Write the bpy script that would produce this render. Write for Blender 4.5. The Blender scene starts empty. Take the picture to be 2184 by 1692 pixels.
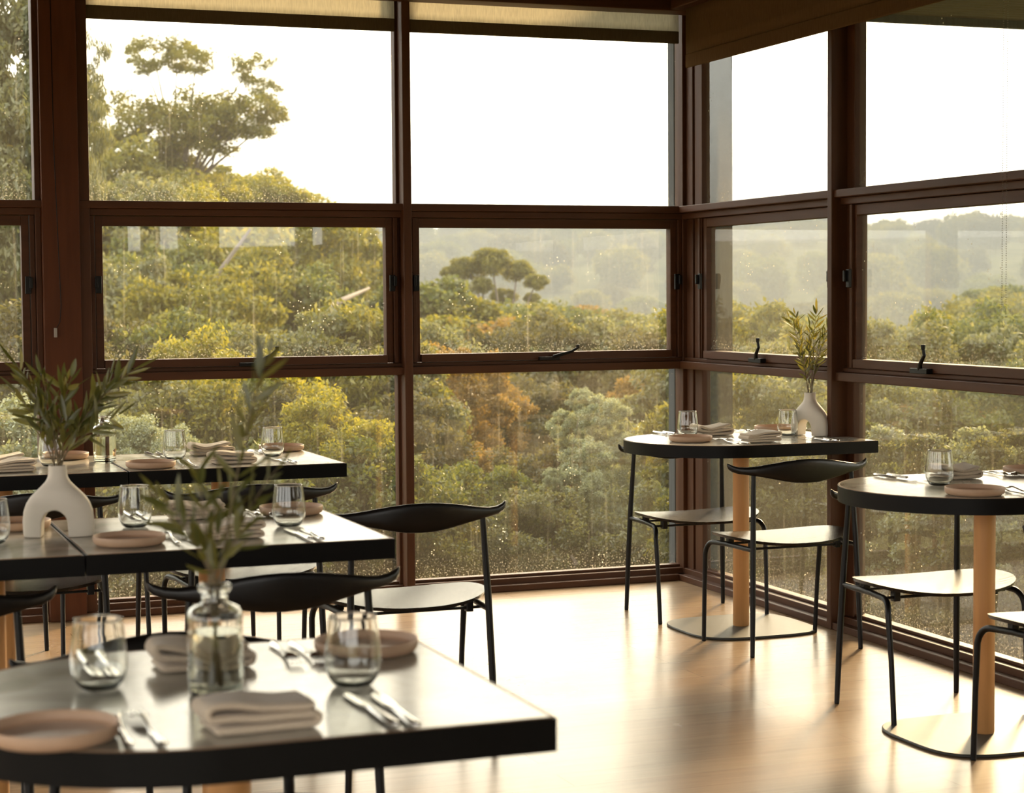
import bpy, bmesh, math, random
import numpy as np
from mathutils import Vector, Matrix, Euler, noise

SC = bpy.context.scene
COL = SC.collection
PI = math.pi

# ------------------------------------------------------------------ camera, world, sun, exposure
CAM = Vector((-3.7862, -7.8677, 1.31))
CR = Vector((0.9371, -0.3489, -0.0075)).normalized()
CF = Vector((0.3485, 0.9358, -0.0540)).normalized()
CU = CR.cross(CF).normalized()
CF = CU.cross(CR).normalized()
camd = bpy.data.cameras.new('camera')
camd.lens = 66.66
camd.sensor_width = 36.0
camd.clip_end = 2000
camd.clip_start = 0.05
camd.dof.use_dof = True
camd.dof.focus_distance = 7.0
camd.dof.aperture_fstop = 6.0
cam = bpy.data.objects.new('camera', camd)
COL.objects.link(cam)
cam.matrix_world = Matrix(((CR.x, CU.x, -CF.x, CAM.x), (CR.y, CU.y, -CF.y, CAM.y), (CR.z, CU.z, -CF.z, CAM.z), (0, 0, 0, 1)))
SC.camera = cam

SUN_AZ, SUN_EL = math.radians(43), math.radians(19)
SUND = Vector((math.sin(SUN_AZ) * math.cos(SUN_EL), math.cos(SUN_AZ) * math.cos(SUN_EL), math.sin(SUN_EL)))
world = bpy.data.worlds.new('hazy_sky')
SC.world = world
world.use_nodes = True
wt = world.node_tree
wt.nodes.clear()
wo = wt.nodes.new('ShaderNodeOutputWorld')
wb = wt.nodes.new('ShaderNodeBackground')
wc = wt.nodes.new('ShaderNodeTexCoord')
wd = wt.nodes.new('ShaderNodeVectorMath'); wd.operation = 'DOT_PRODUCT'
wd.inputs[1].default_value = SUND
wt.links.new(wc.outputs['Generated'], wd.inputs[0])
wm = wt.nodes.new('ShaderNodeMapRange'); wm.inputs[1].default_value = 0.2; wm.inputs[2].default_value = 1.0
wt.links.new(wd.outputs['Value'], wm.inputs[0])
wp = wt.nodes.new('ShaderNodeMath'); wp.operation = 'POWER'; wp.inputs[1].default_value = 3.0
wt.links.new(wm.outputs[0], wp.inputs[0])
wx = wt.nodes.new('ShaderNodeMixRGB')
wx.inputs[1].default_value = (1.0, 0.97, 0.91, 1)
wx.inputs[2].default_value = (1.0, 0.84, 0.60, 1)
wt.links.new(wp.outputs[0], wx.inputs[0])
ws = wt.nodes.new('ShaderNodeMath'); ws.operation = 'MULTIPLY_ADD'
ws.inputs[1].default_value = 6.0; ws.inputs[2].default_value = 4.2
wt.links.new(wp.outputs[0], ws.inputs[0])
wt.links.new(wx.outputs[0], wb.inputs['Color'])
wt.links.new(ws.outputs[0], wb.inputs['Strength'])
wt.links.new(wb.outputs[0], wo.inputs['Surface'])

sun = bpy.data.lights.new('low_sun', 'SUN')
sun.energy = 11.0
sun.angle = math.radians(7)
sun.color = (1.0, 0.70, 0.38)
suno = bpy.data.objects.new('low_sun', sun)
COL.objects.link(suno)
suno.rotation_euler = (-SUND).to_track_quat('-Z', 'Y').to_euler()

SC.view_settings.view_transform = 'Standard'
SC.view_settings.look = 'None'
SC.view_settings.gamma = 1.0
SC.view_settings.use_curve_mapping = False
SC.view_settings.exposure = 0.0
cy = SC.cycles
cy.max_bounces = 8
cy.diffuse_bounces = 3
cy.glossy_bounces = 4
cy.transmission_bounces = 8
cy.transparent_max_bounces = 10
cy.volume_bounces = 0
cy.caustics_reflective = False
cy.caustics_refractive = True
cy.sample_clamp_indirect = 4.0
cy.use_adaptive_sampling = True
cy.adaptive_threshold = 0.03
cy.use_denoising = True

# ------------------------------------------------------------------ materials
def nt(name):
    m = bpy.data.materials.new(name)
    m.use_nodes = True
    t = m.node_tree
    return m, t, t.nodes['Principled BSDF']

def pmat(name, col, rough=0.5, metal=0.0, coat=0.0, spec=0.5, nscale=0, namt=0.12, bump=0.0, stretch=(1, 1, 1), trans=0.0, ior=1.5, sheen=0):
    m, t, b = nt(name)
    b.inputs['Base Color'].default_value = (*col, 1)
    b.inputs['Roughness'].default_value = rough
    b.inputs['Metallic'].default_value = metal
    b.inputs['Coat Weight'].default_value = coat
    b.inputs['Coat Roughness'].default_value = 0.15
    b.inputs['Specular IOR Level'].default_value = spec
    b.inputs['Transmission Weight'].default_value = trans
    b.inputs['IOR'].default_value = ior
    b.inputs['Sheen Weight'].default_value = sheen
    if nscale:
        tc = t.nodes.new('ShaderNodeTexCoord')
        mp = t.nodes.new('ShaderNodeMapping')
        mp.inputs['Scale'].default_value = stretch
        n = t.nodes.new('ShaderNodeTexNoise')
        n.inputs['Scale'].default_value = nscale
        n.inputs['Detail'].default_value = 5
        t.links.new(tc.outputs['Object'], mp.inputs[0])
        t.links.new(mp.outputs[0], n.inputs['Vector'])
        r = t.nodes.new('ShaderNodeMixRGB')
        r.inputs[1].default_value = (*[c * (1 - namt) for c in col], 1)
        r.inputs[2].default_value = (*[min(1, c * (1 + namt)) for c in col], 1)
        t.links.new(n.outputs['Fac'], r.inputs[0])
        t.links.new(r.outputs[0], b.inputs['Base Color'])
        if bump:
            bp = t.nodes.new('ShaderNodeBump')
            bp.inputs['Strength'].default_value = bump
            bp.inputs['Distance'].default_value = 0.01
            t.links.new(n.outputs['Fac'], bp.inputs['Height'])
            t.links.new(bp.outputs[0], b.inputs['Normal'])
    return m

M = {}
M['timber'] = pmat('stained_timber', (0.080, 0.030, 0.011), 0.5, spec=0.28, nscale=6, namt=0.35, bump=0.05, stretch=(6, 6, 0.6))
M['timber_h'] = pmat('stained_timber_rail', (0.080, 0.030, 0.011), 0.5, spec=0.28, nscale=6, namt=0.35, bump=0.05, stretch=(0.6, 0.6, 6))
M['ply'] = pmat('red_plywood', (0.095, 0.030, 0.010), 0.55, spec=0.25, nscale=5, namt=0.3, stretch=(8, 8, 0.7))
M['ceil'] = pmat('ceiling_timber', (0.07, 0.031, 0.015), 0.55, nscale=5, namt=0.3, stretch=(0.5, 8, 8))
M['plaster'] = pmat('room_wall', (0.66, 0.58, 0.48), 0.8, nscale=4)
M['column'] = pmat('weathered_column', (0.055, 0.060, 0.065), 0.8, nscale=20, namt=0.5, stretch=(3, 3, 0.3))
M['iron'] = pmat('corrugated_iron', (0.10, 0.07, 0.04), 0.5, metal=0.3, nscale=6, namt=0.3)
M['black'] = pmat('black_metal', (0.005, 0.0045, 0.004), 0.38, spec=0.28, nscale=30, namt=0.2)
M['blackwood'] = pmat('black_stained_wood', (0.006, 0.005, 0.0045), 0.34, spec=0.4, nscale=12, namt=0.6, bump=0.08, stretch=(0.7, 9, 2))
M['seatwood'] = pmat('black_veneer_seat', (0.014, 0.012, 0.010), 0.27, spec=0.42, nscale=14, namt=0.7, bump=0.18, stretch=(0.5, 8, 2))
M['edge'] = pmat('black_table_edge', (0.0045, 0.0038, 0.003), 0.42, spec=0.15, nscale=20, namt=0.3)
M['rim'] = pmat('brass_trim', (0.32, 0.20, 0.12), 0.35, metal=0.4, nscale=20)
M['base'] = pmat('grey_base_plate', (0.060, 0.058, 0.050), 0.42, spec=0.3, nscale=30, namt=0.15)
M['pole'] = pmat('oak_pole', (0.58, 0.29, 0.10), 0.5, nscale=7, namt=0.22, stretch=(7, 7, 0.5), bump=0.04)
M['ceramic'] = pmat('matte_white_ceramic', (0.80, 0.73, 0.62), 0.6, nscale=40, namt=0.04)
M['plate'] = pmat('sandy_stoneware', (0.56, 0.37, 0.24), 0.5, nscale=60, namt=0.08)  # tan deepened to carry the brownish shading inside the rim
M['platein'] = pmat('glazed_stoneware', (0.70, 0.56, 0.44), 0.25, nscale=40, namt=0.06)
M['linen'] = pmat('stone_linen', (0.66, 0.54, 0.40), 0.9, nscale=180, namt=0.12, bump=0.2, sheen=0.2)
M['steel'] = pmat('polished_steel', (0.62, 0.60, 0.57), 0.16, metal=1.0, nscale=20, namt=0.05)
M['chain'] = pmat('bead_chain', (0.25, 0.22, 0.16), 0.3, metal=0.7, nscale=30)
M['clearplastic'] = pmat('grey_plastic', (0.35, 0.33, 0.30), 0.4, nscale=30)
M['bark'] = pmat('gum_bark', (0.12, 0.095, 0.08), 0.8, nscale=3, namt=0.35, stretch=(3, 3, 0.5))
M['barkred'] = pmat('ochre_bark', (0.42, 0.20, 0.11), 0.8, nscale=3, namt=0.3, stretch=(3, 3, 0.5))
M['stem'] = pmat('olive_stem', (0.20, 0.15, 0.08), 0.6, nscale=40)
M['rail'] = pmat('grey_rail', (0.20, 0.19, 0.16), 0.7, nscale=5)

def glassmat(name, col=(1, 1, 1), ior=1.48):
    m = bpy.data.materials.new(name)
    m.use_nodes = True
    t = m.node_tree
    t.nodes.clear()
    o = t.nodes.new('ShaderNodeOutputMaterial')
    g = t.nodes.new('ShaderNodeBsdfGlass')
    g.inputs['Color'].default_value = (*col, 1)
    g.inputs['Roughness'].default_value = 0.0
    g.inputs['IOR'].default_value = ior
    t.links.new(g.outputs[0], o.inputs[0])
    return m
M['glass'] = glassmat('clear_glass', (0.98, 0.985, 0.975))
M['water'] = glassmat('water', (0.97, 0.97, 0.90), 1.33)

def panemat(name, dirt, edge, veil=0.010):
    """Thin window pane: clear film with fresnel reflection, dust specks, drips and grime that scatter light."""
    m = bpy.data.materials.new(name)
    m.use_nodes = True
    t = m.node_tree
    t.nodes.clear()
    N, L = t.nodes.new, t.links.new
    o = N('ShaderNodeOutputMaterial')
    tr = N('ShaderNodeBsdfTransparent'); tr.inputs[0].default_value = (0.97, 0.98, 0.96, 1)
    gl = N('ShaderNodeBsdfGlossy'); gl.inputs['Roughness'].default_value = 0.0
    fr = N('ShaderNodeFresnel'); fr.inputs[0].default_value = 1.5
    fm = N('ShaderNodeMath'); fm.operation = 'MULTIPLY'; fm.inputs[1].default_value = 1.7
    L(fr.outputs[0], fm.inputs[0])
    ge = N('ShaderNodeNewGeometry')
    bf = N('ShaderNodeMath'); bf.operation = 'SUBTRACT'; bf.inputs[0].default_value = 1.0
    L(ge.outputs['Backfacing'], bf.inputs[1])
    ff = N('ShaderNodeMath'); ff.operation = 'MULTIPLY'; ff.use_clamp = True
    L(fm.outputs[0], ff.inputs[0]); L(bf.outputs[0], ff.inputs[1])
    mx = N('ShaderNodeMixShader')
    L(ff.outputs[0], mx.inputs[0]); L(tr.outputs[0], mx.inputs[1]); L(gl.outputs[0], mx.inputs[2])
    tc = N('ShaderNodeTexCoord')
    # specks
    v = N('ShaderNodeTexVoronoi'); v.inputs['Scale'].default_value = 42
    L(tc.outputs['Object'], v.inputs['Vector'])
    n1 = N('ShaderNodeTexNoise'); n1.inputs['Scale'].default_value = 6; n1.inputs['Detail'].default_value = 3
    L(tc.outputs['Object'], n1.inputs['Vector'])
    sp = N('ShaderNodeMapRange'); sp.inputs[1].default_value = 0.16; sp.inputs[2].default_value = 0.06
    sp.inputs[3].default_value = 0; sp.inputs[4].default_value = 1
    L(v.outputs['Distance'], sp.inputs[0])
    gate = N('ShaderNodeMapRange'); gate.inputs[1].default_value = 0.55; gate.inputs[2].default_value = 0.72
    L(n1.outputs['Fac'], gate.inputs[0])
    spm = N('ShaderNodeMath'); spm.operation = 'MULTIPLY'
    L(sp.outputs[0], spm.inputs[0]); L(gate.outputs[0], spm.inputs[1])
    # drips: stretched vertically
    mp = N('ShaderNodeMapping'); mp.inputs['Scale'].default_value = (55, 55, 2.2)
    L(tc.outputs['Object'], mp.inputs[0])
    n2 = N('ShaderNodeTexNoise'); n2.inputs['Scale'].default_value = 1; n2.inputs['Detail'].default_value = 4
    L(mp.outputs[0], n2.inputs['Vector'])
    dr = N('ShaderNodeMapRange'); dr.inputs[1].default_value = 0.60; dr.inputs[2].default_value = 0.85
    dr.inputs[4].default_value = 0.30
    L(n2.outputs['Fac'], dr.inputs[0])
    # fine grit
    n3 = N('ShaderNodeTexNoise'); n3.inputs['Scale'].default_value = 130; n3.inputs['Detail'].default_value = 2
    L(tc.outputs['Object'], n3.inputs['Vector'])
    gr = N('ShaderNodeMapRange'); gr.inputs[1].default_value = 0.58; gr.inputs[2].default_value = 0.75; gr.inputs[4].default_value = 0.55
    L(n3.outputs['Fac'], gr.inputs[0])
    # grime stronger at the bottom of the pane (Generated z)
    sx = N('ShaderNodeSeparateXYZ'); L(tc.outputs['Generated'], sx.inputs[0])
    bt = N('ShaderNodeMapRange'); bt.inputs[1].default_value = 0.14; bt.inputs[2].default_value = 0.0; bt.inputs[3].default_value = 0.035; bt.inputs[4].default_value = edge
    L(sx.outputs['Z'], bt.inputs[0])
    gm = N('ShaderNodeMath'); gm.operation = 'MULTIPLY'; L(gr.outputs[0], gm.inputs[0]); L(bt.outputs[0], gm.inputs[1])
    a1 = N('ShaderNodeMath'); a1.operation = 'ADD'; L(spm.outputs[0], a1.inputs[0]); L(gm.outputs[0], a1.inputs[1])
    d2 = N('ShaderNodeMath'); d2.operation = 'MULTIPLY'; d2.inputs[1].default_value = 0.22; L(dr.outputs[0], d2.inputs[0])
    a2 = N('ShaderNodeMath'); a2.operation = 'ADD'; L(a1.outputs[0], a2.inputs[0]); L(d2.outputs[0], a2.inputs[1])
    a3 = N('ShaderNodeMath'); a3.operation = 'MULTIPLY_ADD'; a3.use_clamp = True
    a3.inputs[1].default_value = dirt; a3.inputs[2].default_value = veil
    L(a2.outputs[0], a3.inputs[0])
    tl = N('ShaderNodeBsdfTranslucent'); tl.inputs[0].default_value = (0.80, 0.72, 0.55, 1)
    mx2 = N('ShaderNodeMixShader')
    L(a3.outputs[0], mx2.inputs[0]); L(mx.outputs[0], mx2.inputs[1]); L(tl.outputs[0], mx2.inputs[2])
    L(mx2.outputs[0], o.inputs[0])
    return m
M['paneA'] = panemat('dusty_window_glass', 0.85, 0.5, 0.012)
M['paneB'] = panemat('grimy_window_glass', 1.15, 0.7, 0.028)

def blindmat(name, col, tw):
    m = bpy.data.materials.new(name); m.use_nodes = True
    t = m.node_tree; t.nodes.clear(); N, L = t.nodes.new, t.links.new
    o = N('ShaderNodeOutputMaterial'); d = N('ShaderNodeBsdfDiffuse'); tl = N('ShaderNodeBsdfTranslucent'); mx = N('ShaderNodeMixShader')
    tc = N('ShaderNodeTexCoord'); mp = N('ShaderNodeMapping'); mp.inputs['Scale'].default_value = (90, 90, 12)
    n = N('ShaderNodeTexNoise'); n.inputs['Scale'].default_value = 2; n.inputs['Detail'].default_value = 3
    L(tc.outputs['Object'], mp.inputs[0]); L(mp.outputs[0], n.inputs['Vector'])
    r = N('ShaderNodeMixRGB'); r.inputs[1].default_value = (*[c * 0.7 for c in col], 1); r.inputs[2].default_value = (*[min(1, c * 1.25) for c in col], 1)
    L(n.outputs['Fac'], r.inputs[0]); L(r.outputs[0], d.inputs[0]); L(r.outputs[0], tl.inputs[0])
    mx.inputs[0].default_value = tw
    L(d.outputs[0], mx.inputs[1]); L(tl.outputs[0], mx.inputs[2]); L(mx.outputs[0], o.inputs[0])
    return m
M['blind'] = blindmat('sheer_blind', (0.60, 0.56, 0.46), 0.85)
M['blindhem'] = blindmat('blind_hem', (0.13, 0.10, 0.06), 0.15)
M['blind_shaded'] = blindmat('brown_blind_shaded', (0.14, 0.085, 0.045), 0.08)  # brown made darker to stand for the shade under the eave

def leafmat(name, c1, c2, tw=0.45, gloss=0.03):
    m = bpy.data.materials.new(name); m.use_nodes = True
    t = m.node_tree; t.nodes.clear(); N, L = t.nodes.new, t.links.new
    o = N('ShaderNodeOutputMaterial'); d = N('ShaderNodeBsdfDiffuse'); tl = N('ShaderNodeBsdfTranslucent'); mx = N('ShaderNodeMixShader')
    g = N('ShaderNodeNewGeometry')
    r = N('ShaderNodeMixRGB'); r.inputs[1].default_value = (*c1, 1); r.inputs[2].default_value = (*c2, 1)
    L(g.outputs['Random Per Island'], r.inputs[0])
    L(r.outputs[0], d.inputs[0])
    y = N('ShaderNodeMixRGB'); y.blend_type = 'MULTIPLY'; y.inputs[0].default_value = 1; y.inputs[2].default_value = (1.5, 1.35, 0.6, 1)
    L(r.outputs[0], y.inputs[1]); L(y.outputs[0], tl.inputs[0])
    mx.inputs[0].default_value = tw
    L(d.outputs[0], mx.inputs[1]); L(tl.outputs[0], mx.inputs[2])
    gl = N('ShaderNodeBsdfGlossy'); gl.inputs['Roughness'].default_value = 0.4
    m2 = N('ShaderNodeMixShader'); m2.inputs[0].default_value = gloss
    L(mx.outputs[0], m2.inputs[1]); L(gl.outputs[0], m2.inputs[2]); L(m2.outputs[0], o.inputs[0])
    return m
M['leaf_gum'] = leafmat('gum_leaf', (0.070, 0.080, 0.016), (0.22, 0.20, 0.042))
M['leaf_yellow'] = leafmat('yellow_green_leaf', (0.11, 0.12, 0.016), (0.29, 0.26, 0.038), 0.5)
M['leaf_green'] = leafmat('mid_green_leaf', (0.045, 0.065, 0.018), (0.15, 0.16, 0.045))
M['leaf_dark'] = leafmat('dull_green_leaf', (0.035, 0.038, 0.018), (0.11, 0.10, 0.042))
M['leaf_orange'] = leafmat('ochre_leaf', (0.12, 0.085, 0.020), (0.26, 0.16, 0.045), 0.45)
M['leaf_silver'] = leafmat('silver_green_leaf', (0.17, 0.20, 0.14), (0.36, 0.39, 0.28), 0.3)
M['leaf_grey'] = leafmat('grey_green_leaf', (0.075, 0.088, 0.045), (0.20, 0.20, 0.11))
M['leaf_olive'] = leafmat('olive_leaf', (0.085, 0.10, 0.026), (0.24, 0.22, 0.065), 0.45, 0.08)

def floormat():
    m, t, b = nt('varnished_floor_boards')
    N, L = t.nodes.new, t.links.new
    tc = N('ShaderNodeTexCoord')
    br = N('ShaderNodeTexBrick')
    br.inputs['Scale'].default_value = 1.0
    br.inputs['Brick Width'].default_value = 1.9
    br.inputs['Row Height'].default_value = 0.13
    br.inputs['Mortar Size'].default_value = 0.0012
    br.inputs['Color1'].default_value = (0.40, 0.255, 0.14, 1)
    br.inputs['Color2'].default_value = (0.46, 0.31, 0.175, 1)
    br.inputs['Mortar'].default_value = (0.30, 0.17, 0.09, 1)
    L(tc.outputs['Object'], br.inputs['Vector'])
    mp = N('ShaderNodeMapping'); mp.inputs['Scale'].default_value = (1.5, 22, 1)
    L(tc.outputs['Object'], mp.inputs[0])
    n = N('ShaderNodeTexNoise'); n.inputs['Scale'].default_value = 2.5; n.inputs['Detail'].default_value = 6
    L(mp.outputs[0], n.inputs['Vector'])
    r = N('ShaderNodeMixRGB'); r.blend_type = 'MULTIPLY'; r.inputs[0].default_value = 0.5
    L(br.outputs['Color'], r.inputs[1]); L(n.outputs['Color'], r.inputs[2])
    hs = N('ShaderNodeHueSaturation'); hs.inputs['Saturation'].default_value = 0.0
    L(n.outputs['Color'], hs.inputs['Color']); L(hs.outputs[0], r.inputs[2])
    L(r.outputs[0], b.inputs['Base Color'])
    n2 = N('ShaderNodeTexNoise'); n2.inputs['Scale'].default_value = 1.6; n2.inputs['Detail'].default_value = 4
    L(tc.outputs['Object'], n2.inputs['Vector'])
    rr = N('ShaderNodeMapRange'); rr.inputs[3].default_value = 0.18; rr.inputs[4].default_value = 0.33
    L(n2.outputs['Fac'], rr.inputs[0]); L(rr.outputs[0], b.inputs['Roughness'])
    bp = N('ShaderNodeBump'); bp.inputs['Strength'].default_value = 0.06; bp.inputs['Distance'].default_value = 0.004
    L(n.outputs['Fac'], bp.inputs['Height']); L(bp.outputs[0], b.inputs['Normal'])
    b.inputs['Specular IOR Level'].default_value = 0.75
    return m
M['floor'] = floormat()

def stonemat():
    m, t, b = nt('honed_stone_top')
    N, L = t.nodes.new, t.links.new
    tc = N('ShaderNodeTexCoord')
    n = N('ShaderNodeTexNoise'); n.inputs['Scale'].default_value = 5; n.inputs['Detail'].default_value = 8; n.inputs['Distortion'].default_value = 1.2
    L(tc.outputs['Object'], n.inputs['Vector'])
    r = N('ShaderNodeValToRGB')
    r.color_ramp.elements[0].position = 0.3; r.color_ramp.elements[0].color = (0.34, 0.32, 0.26, 1)
    r.color_ramp.elements[1].position = 0.7; r.color_ramp.elements[1].color = (0.66, 0.62, 0.53, 1)
    L(n.outputs['Fac'], r.inputs[0]); L(r.outputs[0], b.inputs['Base Color'])
    rr = N('ShaderNodeMapRange'); rr.inputs[3].default_value = 0.12; rr.inputs[4].default_value = 0.22
    L(n.outputs['Fac'], rr.inputs[0]); L(rr.outputs[0], b.inputs['Roughness'])
    b.inputs['Specular IOR Level'].default_value = 0.7
    return m
M['stone'] = stonemat()

def groundmat():
    m, t, b = nt('bush_ground')
    N, L = t.nodes.new, t.links.new
    tc = N('ShaderNodeTexCoord')
    n = N('ShaderNodeTexNoise'); n.inputs['Scale'].default_value = 0.35; n.inputs['Detail'].default_value = 9; n.inputs['Roughness'].default_value = 0.7
    L(tc.outputs['Object'], n.inputs['Vector'])
    r = N('ShaderNodeValToRGB')
    r.color_ramp.elements[0].position = 0.35; r.color_ramp.elements[0].color = (0.045, 0.050, 0.022, 1)
    r.color_ramp.elements[1].position = 0.65; r.color_ramp.elements[1].color = (0.14, 0.13, 0.06, 1)
    L(n.outputs['Fac'], r.inputs[0]); L(r.outputs[0], b.inputs['Base Color'])
    b.inputs['Roughness'].default_value = 1.0
    b.inputs['Specular IOR Level'].default_value = 0.0
    return m
M['ground'] = groundmat()

# ------------------------------------------------------------------ mesh helpers
class MB:
    def __init__(s):
        s.v = []; s.f = []; s.mi = []; s.cur = 0
    def add(s, vs, fs):
        o = len(s.v)
        s.v += [tuple(p) for p in vs]
        s.f += [tuple(i + o for i in f) for f in fs]
        s.mi += [s.cur] * len(fs)
        return s
    def box(s, x0, x1, y0, y1, z0, z1):
        x0, x1 = sorted((x0, x1)); y0, y1 = sorted((y0, y1)); z0, z1 = sorted((z0, z1))
        return s.add([(x0, y0, z0), (x1, y0, z0), (x1, y1, z0), (x0, y1, z0), (x0, y0, z1), (x1, y0, z1), (x1, y1, z1), (x0, y1, z1)],
                     [(0, 3, 2, 1), (4, 5, 6, 7), (0, 1, 5, 4), (1, 2, 6, 5), (2, 3, 7, 6), (3, 0, 4, 7)])
    def tube(s, pts, r, n=12, cap=True):
        pts = [Vector(p) for p in pts]
        rs = r if isinstance(r, (list, tuple)) else [r] * len(pts)
        vs, fs = [], []
        up = None
        for i, p in enumerate(pts):
            d = (pts[min(i + 1, len(pts) - 1)] - pts[max(i - 1, 0)]).normalized()
            if up is None:
                up = d.orthogonal().normalized()
            up = (up - d * up.dot(d)).normalized()
            w = d.cross(up)
            for k in range(n):
                a = 2 * PI * k / n
                vs.append(p + (up * math.cos(a) + w * math.sin(a)) * rs[i])
        for i in range(len(pts) - 1):
            for k in range(n):
                fs.append((i * n + k, i * n + (k + 1) % n, (i + 1) * n + (k + 1) % n, (i + 1) * n + k))
        if cap:
            fs.append(tuple(range(n))[::-1]); fs.append(tuple((len(pts) - 1) * n + k for k in range(n)))
        return s.add(vs, fs)
    def lathe(s, prof, n=40, close=False, c=(0, 0, 0)):
        vs, fs = [], []
        m = len(prof)
        for r, z in prof:
            for k in range(n):
                a = 2 * PI * k / n
                vs.append((c[0] + r * math.cos(a), c[1] + r * math.sin(a), c[2] + z))
        for i in range(m - 1 if not close else m):
            j = (i + 1) % m
            for k in range(n):
                fs.append((i * n + k, i * n + (k + 1) % n, j * n + (k + 1) % n, j * n + k))
        if not close:
            if prof[0][0] > 0: fs.append(tuple(range(n))[::-1])
            if prof[-1][0] > 0: fs.append(tuple((m - 1) * n + k for k in range(n)))
        return s.add(vs, fs)
    def prism(s, poly, z0, z1):
        n = len(poly)
        vs = [(x, y, z0) for x, y in poly] + [(x, y, z1) for x, y in poly]
        fs = [tuple(range(n))[::-1], tuple(range(n, 2 * n))] + [(i, (i + 1) % n, n + (i + 1) % n, n + i) for i in range(n)]
        return s.add(vs, fs)
    def loft(s, rings, cap=True):
        n = len(rings[0]); vs = [p for r in rings for p in r]; fs = []
        for i in range(len(rings) - 1):
            for k in range(n):
                fs.append((i * n + k, i * n + (k + 1) % n, (i + 1) * n + (k + 1) % n, (i + 1) * n + k))
        if cap:
            fs.append(tuple(range(n))[::-1]); fs.append(tuple((len(rings) - 1) * n + k for k in range(n)))
        return s.add(vs, fs)
    def mesh(s, name, mats, smooth=False, angle=None):
        me = bpy.data.meshes.new(name)
        me.from_pydata([tuple(p) for p in s.v], [], s.f)
        if not isinstance(mats, (list, tuple)): mats = [mats]
        for m in mats: me.materials.append(m)
        if len(mats) > 1:
            me.polygons.foreach_set('material_index', s.mi)
        if smooth:
            me.polygons.foreach_set('use_smooth', [True] * len(me.polygons))
            if angle:
                me.set_sharp_from_angle(angle=math.radians(angle))
        me.update()
        return me
    def build(s, name, mats, parent=None, smooth=False, angle=None, bevel=0.0, seg=2):
        me = s.mesh(name, mats, smooth, angle)
        o = bpy.data.objects.new(name, me)
        COL.objects.link(o)
        if parent is not None: o.parent = parent
        if bevel:
            b = o.modifiers.new('bevel', 'BEVEL'); b.width = bevel; b.segments = seg; b.limit_method = 'ANGLE'
        return o

def tag(o, label=None, cat=None, group=None, kind=None):
    if label: o['label'] = label
    if cat: o['category'] = cat
    if group: o['group'] = group
    if kind: o['kind'] = kind
    return o

def empty(name, loc=(0, 0, 0), rz=0.0, parent=None):
    o = bpy.data.objects.new(name, None)
    o.empty_display_size = 0.05
    COL.objects.link(o)
    o.location = loc; o.rotation_euler = (0, 0, rz)
    if parent is not None: o.parent = parent
    return o

def copy_tree(o, parent=None):
    c = o.copy(); COL.objects.link(c)
    if parent is not None: c.parent = parent
    for ch in list(o.children): copy_tree(ch, c)
    return c

USED = set()
def place(proto, loc, rz=0.0, label=None, cat=None, group=None, rot=None, scale=None):
    o = proto if proto.name not in USED else copy_tree(proto)
    USED.add(proto.name)
    o.location = loc
    o.rotation_euler = rot if rot else (0, 0, rz)
    if scale: o.scale = (scale,) * 3 if not isinstance(scale, tuple) else scale
    tag(o, label, cat, group)
    return o

def struct(name, mb, m, bevel=0.0, parent=None, smooth=False):
    o = mb.build(name, m, parent, bevel=bevel, smooth=smooth)
    if parent is None: o['kind'] = 'structure'
    return o

# ------------------------------------------------------------------ room shell
YB, XL = -9.4, -8.5           # the room behind and to the left of the camera
f = MB().box(XL, 0.03, YB, 0.03, -0.12, 0.0).box(0.03, 3.2, YB, -6.6, -0.12, 0.0)
struct('floor', f, M['floor'])
f = MB().box(XL, 0.03, YB, 0.03, 2.66, 2.76).box(0.03, 3.2, YB, -6.6, 2.66, 2.76)
struct('ceiling', f, M['ceil'])
# perimeter beams under the ceiling
struct('trim_1', MB().box(XL, 0.0, -0.19, -0.07, 2.556, 2.66), M['timber_h'], 0.004)
struct('trim_2', MB().box(-0.17, 0.03, -6.6, -0.19, 2.56, 2.66), M['timber_h'], 0.004)
# walls we never face: left and behind the camera, with windows; plaster lightened and big windows enlarged for fill light
def wall_with_holes(name, axis, c, t, a0, a1, z0, z1, holes):
    m = MB()
    def seg(p0, p1, q0, q1):
        if p1 - p0 < 1e-4 or q1 - q0 < 1e-4: return
        if axis == 'x': m.box(p0, p1, c - t, c, q0, q1)
        else: m.box(c - t, c, p0, p1, q0, q1)
    cur = a0
    for h0, h1, g0, g1 in holes:
        seg(cur, h0, z0, z1); seg(h0, h1, z0, g0); seg(h0, h1, g1, z1); cur = h1
    seg(cur, a1, z0, z1)
    return struct(name, m, M['plaster'])
wall_with_holes('wall_front', 'x', YB, 0.12, XL, 3.2, 0.0, 2.66,
                [(-7.9, -5.0, 0.3, 2.5), (-4.8, -2.7, 0.3, 2.5), (-1.05, -0.92, 1.64, 2.06), (-0.76, -0.58, 1.62, 2.06), (-0.22, 0.52, 1.60, 2.06), (0.66, 0.78, 1.56, 2.06)])
wall_with_holes('wall_left', 'y', XL, 0.12, YB, 0.03, 0.0, 2.66, [(-8.9, -6.2, 0.5, 2.5), (-5.6, -3.2, 0.5, 2.5), (-2.6, -0.6, 0.5, 2.5)])
struct('wall_side', MB().box(3.2, 3.32, YB, -6.6, 0, 2.66).box(0.03, 3.2, -6.6, -6.48, 0, 2.66), M['plaster'])

# ------------------------------------------------------------------ glazed walls
Z_SILL, Z_L1, Z_S0, Z_S1, Z_U0, Z_TOP = 0.052, 0.966, 1.052, 1.600, 1.700, 2.62
# generic framing piece: along = coordinate along the wall, dep = distance into the room (positive)
def wbox(mb, wall, a0, a1, d0, d1, z0, z1):
    if wall == 'A': mb.box(a0, a1, -d1, -d0, z0, z1)
    else: mb.box(-d1, -d0, a0, a1, z0, z1)

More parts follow.
